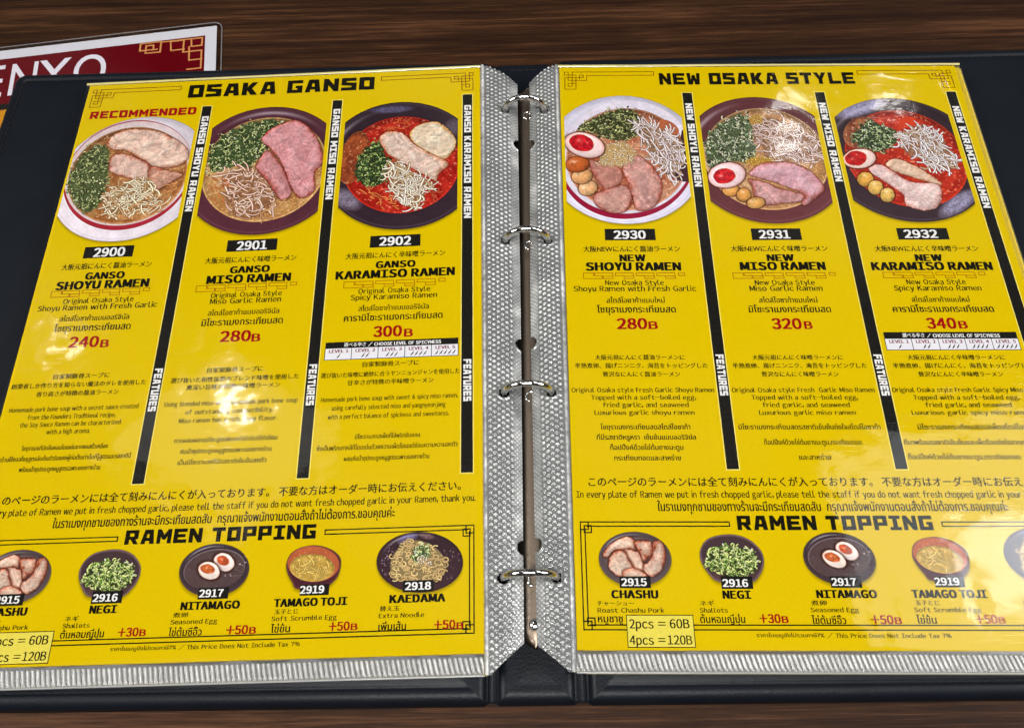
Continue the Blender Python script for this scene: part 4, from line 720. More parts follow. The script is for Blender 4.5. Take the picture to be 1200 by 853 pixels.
class Canvas:
    def __init__(s, x0, y0, x1, y1, seed):
        s.x0, s.y0 = x0, y0
        s.w, s.h = int((x1 - x0) * RES) + 1, int((y1 - y0) * RES) + 1
        s.img = np.zeros((s.h, s.w, 3)); s.a = np.zeros((s.h, s.w))
        s.rng = np.random.default_rng(seed)
        s.Y, s.X = np.mgrid[0:s.h, 0:s.w].astype(float)
        s.grain = fbm(s.rng, (s.h, s.w), 3, 2) - 0.5
    def c(s, pts):
        p = np.array(pts, float)
        return (p - [s.x0, s.y0]) * RES
    def blend(s, sl, col, al, alpha=False):
        al = np.clip(al, 0, 1)
        s.img[sl] = s.img[sl] * (1 - al[..., None]) + col * al[..., None]
        if alpha:
            s.a[sl] = np.maximum(s.a[sl], al)
    def box(s, lo, hi, pad=3):
        x0, y0 = max(0, int(lo[0] - pad)), max(0, int(lo[1] - pad))
        x1, y1 = min(s.w, int(hi[0] + pad) + 2), min(s.h, int(hi[1] + pad) + 2)
        return (slice(y0, max(y0, y1)), slice(x0, max(x0, x1)))
    def ell_d(s, e):
        cx, cy = s.c([e[0], e[1]]); a, b = e[2] * RES, e[3] * RES
        co, si = math.cos(e[4]), math.sin(e[4])
        X, Y = s.X - cx, s.Y - cy
        u, v = (X * co + Y * si) / a, (-X * si + Y * co) / b
        r = np.sqrt(u * u + v * v)
        return (1 - r) * min(a, b), u, v, r
    def poly_d(s, pts, sl):
        """signed distance (inside positive) on the slice"""
        X, Y = s.X[sl], s.Y[sl]
        d = np.full(X.shape, 1e9); ins = np.zeros(X.shape, bool)
        n = len(pts)
        for i in range(n):
            ax, ay = pts[i]; bx, by = pts[(i + 1) % n]
            ex, ey = bx - ax, by - ay
            t = np.clip(((X - ax) * ex + (Y - ay) * ey) / (ex * ex + ey * ey + 1e-9), 0, 1)
            d = np.minimum(d, (X - ax - t * ex) ** 2 + (Y - ay - t * ey) ** 2)
            cr = ((ay > Y) != (by > Y)) & (X < ex * (Y - ay) / (ey + 1e-12) + ax)
            ins ^= cr
        d = np.sqrt(d)
        return np.where(ins, d, -d)
    def inside_pts(s, pts, n):
        p = catmull(pts, 3); lo, hi = p.min(0), p.max(0)
        out = []
        k = len(p)
        while len(out) < n:
            q = s.rng.uniform(lo, hi, (n * 3, 2))
            ins = np.zeros(len(q), bool)
            for i in range(k):
                a, b = p[i], p[(i + 1) % k]
                ins ^= ((a[1] > q[:, 1]) != (b[1] > q[:, 1])) & (q[:, 0] < (b[0] - a[0]) * (q[:, 1] - a[1]) / (b[1] - a[1] + 1e-12) + a[0])
            out += list(q[ins])
        return np.array(out[:n])
    def stroke(s, pts, rad, col, dark=0.55):
        sl = s.box(pts.min(0), pts.max(0), rad + 2)
        X, Y = s.X[sl], s.Y[sl]
        if X.size == 0: return
        d = np.full(X.shape, 1e9)
        for a, b in zip(pts[:-1], pts[1:]):
            e = b - a
            t = np.clip(((X - a[0]) * e[0] + (Y - a[1]) * e[1]) / (e @ e + 1e-9), 0, 1)
            d = np.minimum(d, (X - a[0] - t * e[0]) ** 2 + (Y - a[1] - t * e[1]) ** 2)
        d = np.sqrt(d)
        s.blend(sl, np.array(col) * np.array((0.62, 0.54, 0.48)), np.clip((rad + 1.3 - d) * 0.5, 0, 0.5))
        sh = np.clip(1 - (d / rad) ** 2, 0, 1)[..., None]
        s.blend(sl, np.clip(np.array(col) * (0.80 + 0.26 * sh), 0, 1), rad + 0.4 - d)

    # ---- operations, colours in display values 0..1
    def bowl(s, e, c1, c2):
        d, u, v, r = s.ell_d(e)
        k = np.clip((r - 0.80) / 0.2, 0, 1)[..., None]
        n = fbm(s.rng, (s.h, s.w), 26)[..., None] - 0.5
        rim = np.exp(-((r - 0.965) / 0.012) ** 2)[..., None]
        ed = np.clip((r - 0.985) / 0.015, 0, 1)[..., None]
        col = np.array(c1) * (1 + 0.14 * n) * (1 - 0.5 * k * 0) + 0.0
        col = col * (1 - 0.5 * rim) + np.array(c2) * 0.5 * rim
        col = col * (1 - 0.22 * ed) * (1 + 0.10 * np.clip(v, -1, 1) * np.clip(r, 0, 1))[..., None]
        gl = np.exp(-((r - 0.90) / 0.03) ** 2) * np.clip(np.cos(np.arctan2(v, u) + 2.1), 0, 1) ** 6 * 0.5
        col = col * (1 - gl[..., None]) + np.array((0.93, 0.92, 0.97)) * gl[..., None]
        full = (slice(None), slice(None))
        s.blend(full, col, d + 0.5, True)
    def polyfill(s, pts, c1, c2):
        p = catmull(s.c(pts), 5)
        full = (slice(None), slice(None))
        d = s.poly_d(p, full)
        n = fbm(s.rng, (s.h, s.w), 22)[..., None] - 0.5
        rim = np.exp(-((d - 2.0) / 1.5) ** 2)[..., None] * 0.6
        s.blend(full, np.array(c1) * (1 + 0.25 * n) * (1 - rim) + np.array(c2) * rim, d + 0.5, True)
    def ell(s, e, c, soft):
        d, u, v, r = s.ell_d(e)
        n = fbm(s.rng, (s.h, s.w), 18)[..., None] - 0.5
        s.blend((slice(None), slice(None)), np.array(c) * (1 + 0.16 * n), d / max(soft * 0.15, 0.8) + 0.5)
    def sheen(s, e, c, op):
        d, u, v, r = s.ell_d(e)
        n = fbm(s.rng, (s.h, s.w), 4, 3)
        s.blend((slice(None), slice(None)), np.array(c), np.clip(1.25 * (1 - r ** 2.2), 0, 1) * op * (0.45 + 0.9 * n) * (s.a > 0.5))
    def relief(s, h, k, lx=-0.6, ly=-0.8):
        gy, gx = np.gradient(h)
        return np.clip(1 + k * -(gx * -lx * -1 + gy * -ly * -1), 0.35, 1.8)
    def soup(s, e, c1, c2):
        full = (slice(None), slice(None))
        d, u, v, r = s.ell_d(e)
        n = fbm(s.rng, (s.h, s.w), 20, 4)[..., None]
        m = fbm(s.rng, (s.h, s.w), 5, 2)
        k = np.clip((n - 0.35) * 2.4, 0, 1)
        col = np.array(c2) * (1 - k) + np.array(c1) * k
        inner = np.clip((r - 0.86) / 0.14, 0, 1) * np.clip(0.55 - v, 0, 1)      # shade of the bowl wall
        col = col * (0.86 + 0.3 * m[..., None]) * (1 - 0.45 * inner[..., None])
        gl = np.clip((m - 0.70) * 7, 0, 1)[..., None] * 0.5
        col = col * (1 - gl) + np.array((1.0, 0.88, 0.72)) * gl
        s.blend(full, col, d / 2.0 + 0.5)
        rim = np.exp(-((r - 0.985) / 0.012) ** 2) * 0.5
        s.blend(full, np.clip(np.array(c1) * 1.25, 0, 1), rim)
        cx, cy = s.c([e[0], e[1]])
        for _ in range(int(e[2] * e[3] * 0.10)):                                   # oil drops and noodles just under the surface
            t, q = s.rng.uniform(0, 6.28), math.sqrt(s.rng.random()) * 0.93
            p = np.array([cx + e[2] * RES * q * math.cos(t), cy + e[3] * RES * q * math.sin(t)])
            if s.rng.random() < 0.6:
                rr0 = s.rng.uniform(0.8, 2.6); bx = s.box(p, p, rr0 + 2)
                rr = np.hypot(s.X[bx] - p[0], s.Y[bx] - p[1])
                s.blend(bx, np.clip(np.array(c1) * 1.3 + 0.05, 0, 1), np.clip(1.0 - np.abs(rr - rr0), 0, 1) * 0.55)
                s.blend(bx, np.array(c2) * 0.9, np.clip(rr0 - 0.6 - rr, 0, 1) * 0.35)
            else:
                a = s.rng.uniform(0, 6.28); R_ = s.rng.uniform(6, 16); w = np.linspace(0, s.rng.uniform(0.6, 1.6), 7)
                pp = p + np.stack([np.cos(a + w), np.sin(a + w)], -1) * R_ * [1, 0.8]
                if np.all(np.hypot((pp[:, 0] - cx) / (e[2] * RES), (pp[:, 1] - cy) / (e[3] * RES)) < 0.92):
                    s.stroke(pp, s.rng.uniform(0.9, 1.4), np.clip(np.array(c1) * s.rng.uniform(1.0, 1.22) + 0.02, 0, 1))
    def spread(s, P0, n, out):
        c = P0.mean(0)
        a = s.inside_pts(P0, max(1, int(n * (1 - out))))
        b = s.inside_pts(c + (P0 - c) * 1.17, max(1, int(n * out)))
        return np.concatenate([b, a])
    def scal(s, pts, n, cd_, cl):
        cd_, cl = np.array(cd_), np.array(cl)
        cd_ = np.clip((cd_ * 0.8 + cd_.mean() * 0.2) * np.array((1.22, 1.18, 1.0)), 0, 1); cl = np.clip(cl * np.array((1.06, 1.05, 1.0)), 0, 1)
        P0 = s.c(pts); p = catmull(P0, 4); sl = s.box(p.min(0), p.max(0), 14)
        d = s.poly_d(p, sl) + 22 * (fbm(s.rng, s.X[sl].shape, 8) - 0.5)
        s.blend(sl, cd_ * 0.8 * (0.6 + 0.8 * fbm(s.rng, s.X[sl].shape, 4)[..., None]), np.clip(d / 5 + 0.2, 0, 0.95))
        for q in s.spread(P0, int(n * 1.45), 0.16):
            r = s.rng.uniform(1.6, 2.4 + 3.4 * s.rng.random()); el = s.rng.uniform(0.4, 1.0); an = s.rng.uniform(0, math.pi)
            b = s.box(q, q, r + 3)
            X, Y = s.X[b] - q[0], s.Y[b] - q[1]
            if X.size == 0: continue
            u = X * math.cos(an) + Y * math.sin(an); v = (-X * math.sin(an) + Y * math.cos(an)) / el
            rr = np.sqrt(u * u + v * v)
            t = s.rng.random()
            col = cd_ * (1.15 - 0.3 * t) if t < 0.22 else (cd_ * 0.45 + cl * 0.55 if t < 0.7 else (cl if t < 0.9 else np.clip(cl * 1.22 + 0.03, 0, 1)))
            col = np.clip(col * s.rng.uniform(0.85, 1.15), 0, 1)
            lit = np.clip(1.05 - 0.10 * (X * 0.5 + Y * 0.8), 0.7, 1.4)[..., None]
            kind = s.rng.random()
            s.blend(b, cd_ * 0.34, np.clip((r + 1.2 - np.hypot(u - 0.5, v - 0.9)) * 0.5, 0, 0.75))
            if kind < 0.42:                      # a cut ring
                s.blend(b, col * 0.45, np.clip(r * 0.8 - rr, 0, 1))
                s.blend(b, np.clip(col * 1.12 * lit, 0, 1), 1.35 - np.abs(rr - r * 0.76))
            elif kind < 0.86:                    # a solid bit, lighter along its middle
                s.blend(b, np.clip(col * lit * (1.08 - 0.3 * (rr / r)[..., None]), 0, 1), r * 0.8 - rr)
            else:
                aa = s.rng.uniform(0, 6.28); R_ = s.rng.uniform(4, 9); w = np.linspace(0, s.rng.uniform(0.8, 2.0), 6)
                s.stroke(q + np.stack([np.cos(aa + w), np.sin(aa + w)], -1) * R_, s.rng.uniform(0.8, 1.4), np.clip(cl * s.rng.uniform(1.0, 1.25), 0, 1))
    def meat(s, pts, c1, c2, an):
        c1, c2 = np.array(c1), np.array(c2)
        c1 = (c1 * 0.86 + c1.mean() * 0.14) * np.array((0.98, 0.99, 0.98))
        p = catmull(s.c(pts), 5)
        sl = s.box(p.min(0), p.max(0), 9)
        sh = s.X[sl].shape
        d0 = s.poly_d(p, sl)
        d = d0 + 5.0 * (fbm(s.rng, sh, 9, 3) - 0.5)
        s.blend(sl, c2 * 0.35, np.clip((d0 + 4.5) / 9, 0, 0.65))
        X, Y = s.X[sl], s.Y[sl]
        u, v = X * math.cos(an) + Y * math.sin(an), -X * math.sin(an) + Y * math.cos(an)
        w1 = fbm(s.rng, sh, 22, 2); n1 = fbm(s.rng, sh, 7, 3); n2 = fbm(s.rng, sh, 34, 3); n3 = fbm(s.rng, sh, 3, 2)
        def streak(cell, warp):                   # fibres: noise along one direction only, bent by a slow warp
            g = s.rng.random(900); t = (v + warp * (w1 - 0.5)) / cell
            t = t - t.min(); i = t.astype(int) % 890; f = t - np.floor(t); f = f * f * (3 - 2 * f)
            return g[i] * (1 - f) + g[i + 1] * f - 0.5
        fib = 0.6 * streak(3.0, 60) + 0.7 * streak(8.0, 50)
        h = 5.0 * (1 - np.exp(-np.clip(d, 0, None) / 5.0)) + 1.1 * n1 + 1.0 * fib + 16 * n2
        shade = s.relief(h, 0.20) * (1 + 0.20 * fib)
        tint = np.clip((n2 - 0.22) * 2.2 + 0.35 * fib, 0, 1)[..., None]
        col = (c1 * np.array((1.04, 1.03, 1.0))) * tint + (c1 * 0.80 + c2 * 0.22) * (1 - tint)
        rg = 1 - np.abs(2 * fbm(s.rng, sh, 24, 3) - 1)
        fat = np.clip((rg - 0.86) / 0.12, 0, 1)[..., None] * 0.55
        col = col * (1 - fat) + np.clip(c1 * np.array((1.06, 1.12, 1.11)) + 0.02, 0, 1) * fat
        wd = 1.6 + 15 * np.clip(n2 - 0.42, 0, 1)
        br = np.clip(np.exp(-np.clip(d, 0, None) / wd) * 1.25 * (0.55 + 0.9 * n1), 0, 1)
        sp = np.clip((n1 - 0.70) * 7, 0, 1) * np.clip(1.2 - d / 26, 0.12, 1)
        br = np.clip(br + 0.6 * sp, 0, 1)[..., None]
        brc = c2 * (0.65 + 0.7 * n3[..., None])
        col = col * (1 - br) + brc * br
        col = np.clip(col * shade[..., None], 0, 1)
        gl = np.clip((shade - 1.22) * 2.4, 0, 0.5)[..., None]
        col = col * (1 - gl) + np.array((1.0, 0.95, 0.90)) * gl
        s.blend(sl, col, d / 1.2 + 0.5)
    def strands(s, pts, n, c, an, spread, rad=(0.9, 1.5), ln=(9, 24), curl=0.5):
        P0 = s.c(pts)
        for q in s.inside_pts(P0, n):
            a = an + s.rng.normal(0, spread * 0.6)
            L = s.rng.uniform(*ln); k = s.rng.normal(0, curl) / L * 2
            pp = [q]; aa = a
            for _ in range(6):
                pp.append(pp[-1] + np.array([math.cos(aa), math.sin(aa)]) * L / 6); aa += k * L / 6
            pp = np.array(pp); pp += q - pp.mean(0)
            col = np.clip(np.array(c) * s.rng.uniform(0.86, 1.16), 0, 1)
            s.stroke(pp, s.rng.uniform(*rad), col)
    def sprout(s, pts, n, c, an, spread):
        c = np.array(c)
        P0 = s.c(pts); p = catmull(P0, 4); sl = s.box(p.min(0), p.max(0), 14)
        d = s.poly_d(p, sl) + 24 * (fbm(s.rng, s.X[sl].shape, 10) - 0.5)
        s.blend(sl, c * np.array((0.60, 0.48, 0.36)) * (0.7 + 0.6 * fbm(s.rng, s.X[sl].shape, 6)[..., None]), np.clip(d / 6 + 0.1, 0, 0.9))
        for q in s.spread(P0, int(n * 1.7), 0.2):
            a = an + s.rng.normal(0, spread * 0.75); L = s.rng.uniform(18, 46); k = s.rng.normal(0, 0.8) / L * 2
            pp = [q]; aa = a
            for _ in range(8):
                pp.append(pp[-1] + np.array([math.cos(aa), math.sin(aa)]) * L / 8); aa += k * L / 8 + s.rng.normal(0, 0.06)
            pp = np.array(pp); pp += q - pp.mean(0)
            rad = s.rng.uniform(1.2, 2.2); t = s.rng.random()
            col = c * (np.array((0.80, 0.70, 0.56)) if t < 0.22 else s.rng.uniform(0.92, 1.10))
            col = np.clip(col, 0, 1)
            b = s.box(pp.min(0), pp.max(0), rad + 3); X, Y = s.X[b], s.Y[b]
            if X.size == 0: continue
            dd = np.full(X.shape, 1e9)
            for A, B in zip(pp[:-1], pp[1:]):
                e = B - A; tt = np.clip(((X - A[0]) * e[0] + (Y - A[1]) * e[1]) / (e @ e + 1e-9), 0, 1)
                dd = np.minimum(dd, (X - A[0] - tt * e[0]) ** 2 + (Y - A[1] - tt * e[1]) ** 2)
            dd = np.sqrt(dd)
            s.blend(b, c * np.array((0.40, 0.30, 0.22)), np.clip((rad + 1.5 - dd) * 0.5, 0, 0.55))
            s.blend(b, np.clip(col * (0.80 + 0.28 * np.clip(1 - (dd / rad) ** 2, 0, 1)[..., None]), 0, 1), rad + 0.4 - dd)
    def noodle(s, pts, n, c):
        P0 = s.c(pts); p = catmull(P0, 4); sl = s.box(p.min(0), p.max(0), 6)
        s.blend(sl, np.array(c) * 0.6, s.poly_d(p, sl) / 3 + 0.3)
        for q in s.inside_pts(P0, n):
            a = s.rng.uniform(0, 6.28); r = s.rng.uniform(2.5, 7.5); sp = s.rng.uniform(2.2, 5.5)
            t = np.linspace(0, sp, 10)
            pp = q + np.stack([np.cos(a + t), np.sin(a + t) * 0.75], -1) * r
            s.stroke(pp, s.rng.uniform(0.8, 1.1), np.clip(np.array(c) * s.rng.uniform(0.85, 1.1), 0, 1), 0.6)
    def crumb(s, pts, n, c):
        c = np.array(c)
        P0 = s.c(pts); p = catmull(P0, 3); sl = s.box(p.min(0), p.max(0), 10)
        d = s.poly_d(p, sl) + 16 * (fbm(s.rng, s.X[sl].shape, 7) - 0.5)
        s.blend(sl, c * np.array((0.80, 0.70, 0.52)) * (0.78 + 0.5 * fbm(s.rng, s.X[sl].shape, 4)[..., None]), np.clip(d / 5 + 0.1, 0, 0.95))
        for q in s.spread(P0, int(n * 1.4), 0.2):
            r = s.rng.uniform(1.0, 2.9); b = s.box(q, q, r + 3); an = s.rng.uniform(0, 3.14)
            X, Y = s.X[b] - q[0], s.Y[b] - q[1]
            u = X * math.cos(an) + Y * math.sin(an); v = (-X * math.sin(an) + Y * math.cos(an)) * s.rng.uniform(1.0, 1.9)
            rr = np.hypot(u, v)
            col = np.clip(c * s.rng.uniform(0.82, 1.16), 0, 1)
            s.blend(b, c * np.array((0.50, 0.38, 0.22)), np.clip((r + 1.1 - np.hypot(u - 0.3, v - 0.6)) * 0.6, 0, 0.75))
            s.blend(b, np.clip(col * np.clip(1.04 - 0.09 * (X * 0.5 + Y), 0.75, 1.3)[..., None], 0, 1), r - rr)
    def fleck(s, pts, n, c, k):
        for q in s.inside_pts(s.c(pts), n):
            r = s.rng.uniform(0.5, 1.8); b = s.box(q, q, r + 2)
            rr = np.hypot((s.X[b] - q[0]) * s.rng.uniform(0.5, 1.3), (s.Y[b] - q[1]) * s.rng.uniform(0.6, 1.3))
            s.blend(b, np.clip(np.array(c) * s.rng.uniform(0.7, 1.25), 0, 1), np.clip(r - rr, 0, 1) * k)
    def tri(s, pts, c):
        p = s.c(pts); sl = s.box(p.min(0), p.max(0), 4)
        s.blend(sl, np.array(c) * (0.8 + 0.4 * fbm(s.rng, s.X[sl].shape, 9)[..., None]), s.poly_d(p, sl) + 0.5)
    def nut(s, e, c):
        d, u, v, r = s.ell_d(e)
        c = np.array(c); full = (slice(None), slice(None))
        n = fbm(s.rng, (s.h, s.w), 8, 3)
        s.blend(full, np.array((0.22, 0.08, 0.04)), np.clip((d + 4) / 5, 0, 0.8))
        lit = 1.12 - 0.42 * np.clip(r, 0, 1) ** 2 * np.clip(0.55 + 0.6 * (u * 0.5 + v * 0.85), 0, 1.3) + 0.55 * (n - 0.5)
        hl = np.exp(-((u + 0.28) ** 2 / 0.10 + (v + 0.42) ** 2 / 0.05)) * 0.6 * np.clip(n * 1.8, 0, 1)
        brown = np.clip((n - 0.52) * 4, 0, 1)[..., None] * 0.4
        col = np.clip(c * lit[..., None], 0, 1)
        col = col * (1 - brown) + c * np.array((0.70, 0.52, 0.36)) * brown
        s.blend(full, col * (1 - hl[..., None]) + np.array((1, 0.95, 0.85)) * hl[..., None], (d + 1.6 * (n - 0.5)) + 0.5)
    def egg(s, e, y, c1, c2):
        full = (slice(None), slice(None))
        c1, c2 = np.array(c1), np.array(c2)
        d, u, v, r = s.ell_d(e)
        n0 = fbm(s.rng, (s.h, s.w), 12, 3)
        d = d + 1.6 * (n0 - 0.5)
        s.blend(full, np.array((0.20, 0.08, 0.06)), np.clip((d + 5.5) / 7, 0, 0.8))
        ed = np.clip((r - 0.84) / 0.16, 0, 1)[..., None]
        lit = (1.03 - 0.12 * (u * 0.3 + v * 0.8))[..., None]
        s.blend(full, np.clip(c1 * lit * (0.94 + 0.14 * n0[..., None]) * (1 - ed * np.array((0.10, 0.24, 0.28))), 0, 1), d + 0.5)
        d2, u, v, r = s.ell_d(y)
        d2 = d2 + 3.2 * (n0 - 0.5)
        s.blend(full, np.array((0.93, 0.62, 0.52)), np.clip((d2 + 2.2) / 3, 0, 0.6))
        n = fbm(s.rng, (s.h, s.w), 7, 3)[..., None]
        core = np.clip(1.15 - np.clip(r, 0, 1.2) ** 2, 0, 1)[..., None]
        col = c2 * (0.62 + 0.62 * n) + np.array((0.14, 0.07, 0.02)) * core * n
        hl = (np.exp(-((u + 0.25) ** 2 / 0.05 + (v + 0.15) ** 2 / 0.04)) * 0.55 + np.exp(-((u - 0.35) ** 2 + (v + 0.35) ** 2) / 0.012) * 0.5)[..., None] * np.clip(n * 2 - 0.3, 0, 1)
        s.blend(full, np.clip(col * (1 - hl) + hl * np.array((1, 0.82, 0.78)), 0, 1), d2 / 1.3 + 0.5)

def paint(fd, seed):
    out = [o[1] for o in fd['ops'] if o[0] in ('bowl', 'poly')][0]
    if fd['ops'][0][0] == 'bowl':
        e = out; m = max(e[2], e[3]) + 3.0
        x0, x1, y0, y1 = e[0] - m, e[0] + m, e[1] - m, e[1] + m
    else:
        p = np.array(out); x0, y0 = p.min(0) - 3; x1, y1 = p.max(0) + 3
    if 'clip' in fd:
        x0, x1 = fd['clip'][0], fd['clip'][1]
    cv = Canvas(x0, y0, x1, y1, seed)
    c = lambda k: np.array(k, float) / 255.0
    for o in fd['ops']:
        k = o[0]
        if k == 'bowl': cv.bowl(o[1], c(o[2]), c(o[3]))
        elif k == 'poly': cv.polyfill(o[1], c(o[2]), c(o[3]))
        elif k == 'ell': cv.ell(o[1], c(o[2]), o[3])
        elif k == 'sheen': cv.sheen(o[1], c(o[2]), o[3])
        elif k == 'soup': cv.soup(o[1], c(o[2]), c(o[3]))
        elif k == 'scal': cv.scal(o[1], o[2], c(o[3]), c(o[4]))
        elif k == 'meat': cv.meat(o[1], c(o[2]), c(o[3]), o[4])
        elif k == 'sprout': cv.sprout(o[1], o[2], c(o[3]), o[4], o[5])
        elif k == 'strand': cv.strands(o[1], o[2], c(o[3]), o[4], o[5])
        elif k == 'noodle': cv.noodle(o[1], o[2], c(o[3]))
        elif k == 'crumb': cv.crumb(o[1], o[2], c(o[3]))
        elif k == 'fleck': cv.fleck(o[1], o[2], c(o[3]), o[4])
        elif k == 'nut': cv.nut(o[1], c(o[2]))
        elif k == 'tri': cv.tri(o[1], c(o[2]))
        elif k == 'egg': cv.egg(o[1], o[2], c(o[3]), c(o[4]))
    img = cv.img
    bl = img.copy()                                 # the crisp local contrast of a retouched food photograph
    for _ in range(5):
        bl = (bl + np.roll(bl, 1, 0) + np.roll(bl, -1, 0) + np.roll(bl, 1, 1) + np.roll(bl, -1, 1)) / 5
    wgt = np.minimum.reduce([np.roll(cv.a, k, ax) for k in (-5, 5) for ax in (0, 1)])[..., None]
    img = img + 0.4 * wgt * (img - bl)
    img = np.clip(img * (1 + 0.10 * cv.grain[..., None]), 0, 1)
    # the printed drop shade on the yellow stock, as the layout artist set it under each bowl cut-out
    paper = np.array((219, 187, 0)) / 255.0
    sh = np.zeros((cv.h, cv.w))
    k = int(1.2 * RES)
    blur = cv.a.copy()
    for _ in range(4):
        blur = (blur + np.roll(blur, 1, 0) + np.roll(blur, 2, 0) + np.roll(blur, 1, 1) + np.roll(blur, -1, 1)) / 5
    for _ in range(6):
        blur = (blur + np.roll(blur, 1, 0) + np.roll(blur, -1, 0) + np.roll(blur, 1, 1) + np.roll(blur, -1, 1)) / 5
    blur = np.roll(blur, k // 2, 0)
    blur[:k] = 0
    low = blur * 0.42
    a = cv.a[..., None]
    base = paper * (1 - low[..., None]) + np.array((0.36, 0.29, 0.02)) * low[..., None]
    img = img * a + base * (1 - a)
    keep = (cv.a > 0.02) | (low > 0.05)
    rgba = np.concatenate([srgb(img * 255.0), np.ones((cv.h, cv.w, 1))], -1)
    X = (cv.x0 + cv.X / RES) * 0.001; Y = -(cv.y0 + cv.Y / RES) * 0.001
    cell = keep[:-1, :-1] | keep[1:, :-1] | keep[:-1, 1:] | keep[1:, 1:]
    return X, Y, rgba, cell

PAINTED = [paint(fd, 11 + i) for i, fd in enumerate(FOOD)]

# ------------------------------------------------------------------ the two printed sheets
SHEET_L = ((0.999808, -0.012767, -0.014867, -0.231273), (0.012716, 0.999913, -0.003486, 0.145483), (0.01491, 0.003296, 0.999883, 0.01484), (0, 0, 0, 1))
SHEET_R = ((0.999809, 0.012663, 0.014867, 0.021297), (-0.012716, 0.999913, 0.003486, 0.14882), (-0.014822, -0.003674, 0.999883, 0.015973), (0, 0, 0, 1))
Z1, Z2, Z3, Z4 = 0.03, 0.06, 0.09, 0.12           # print layers, mm above the paper

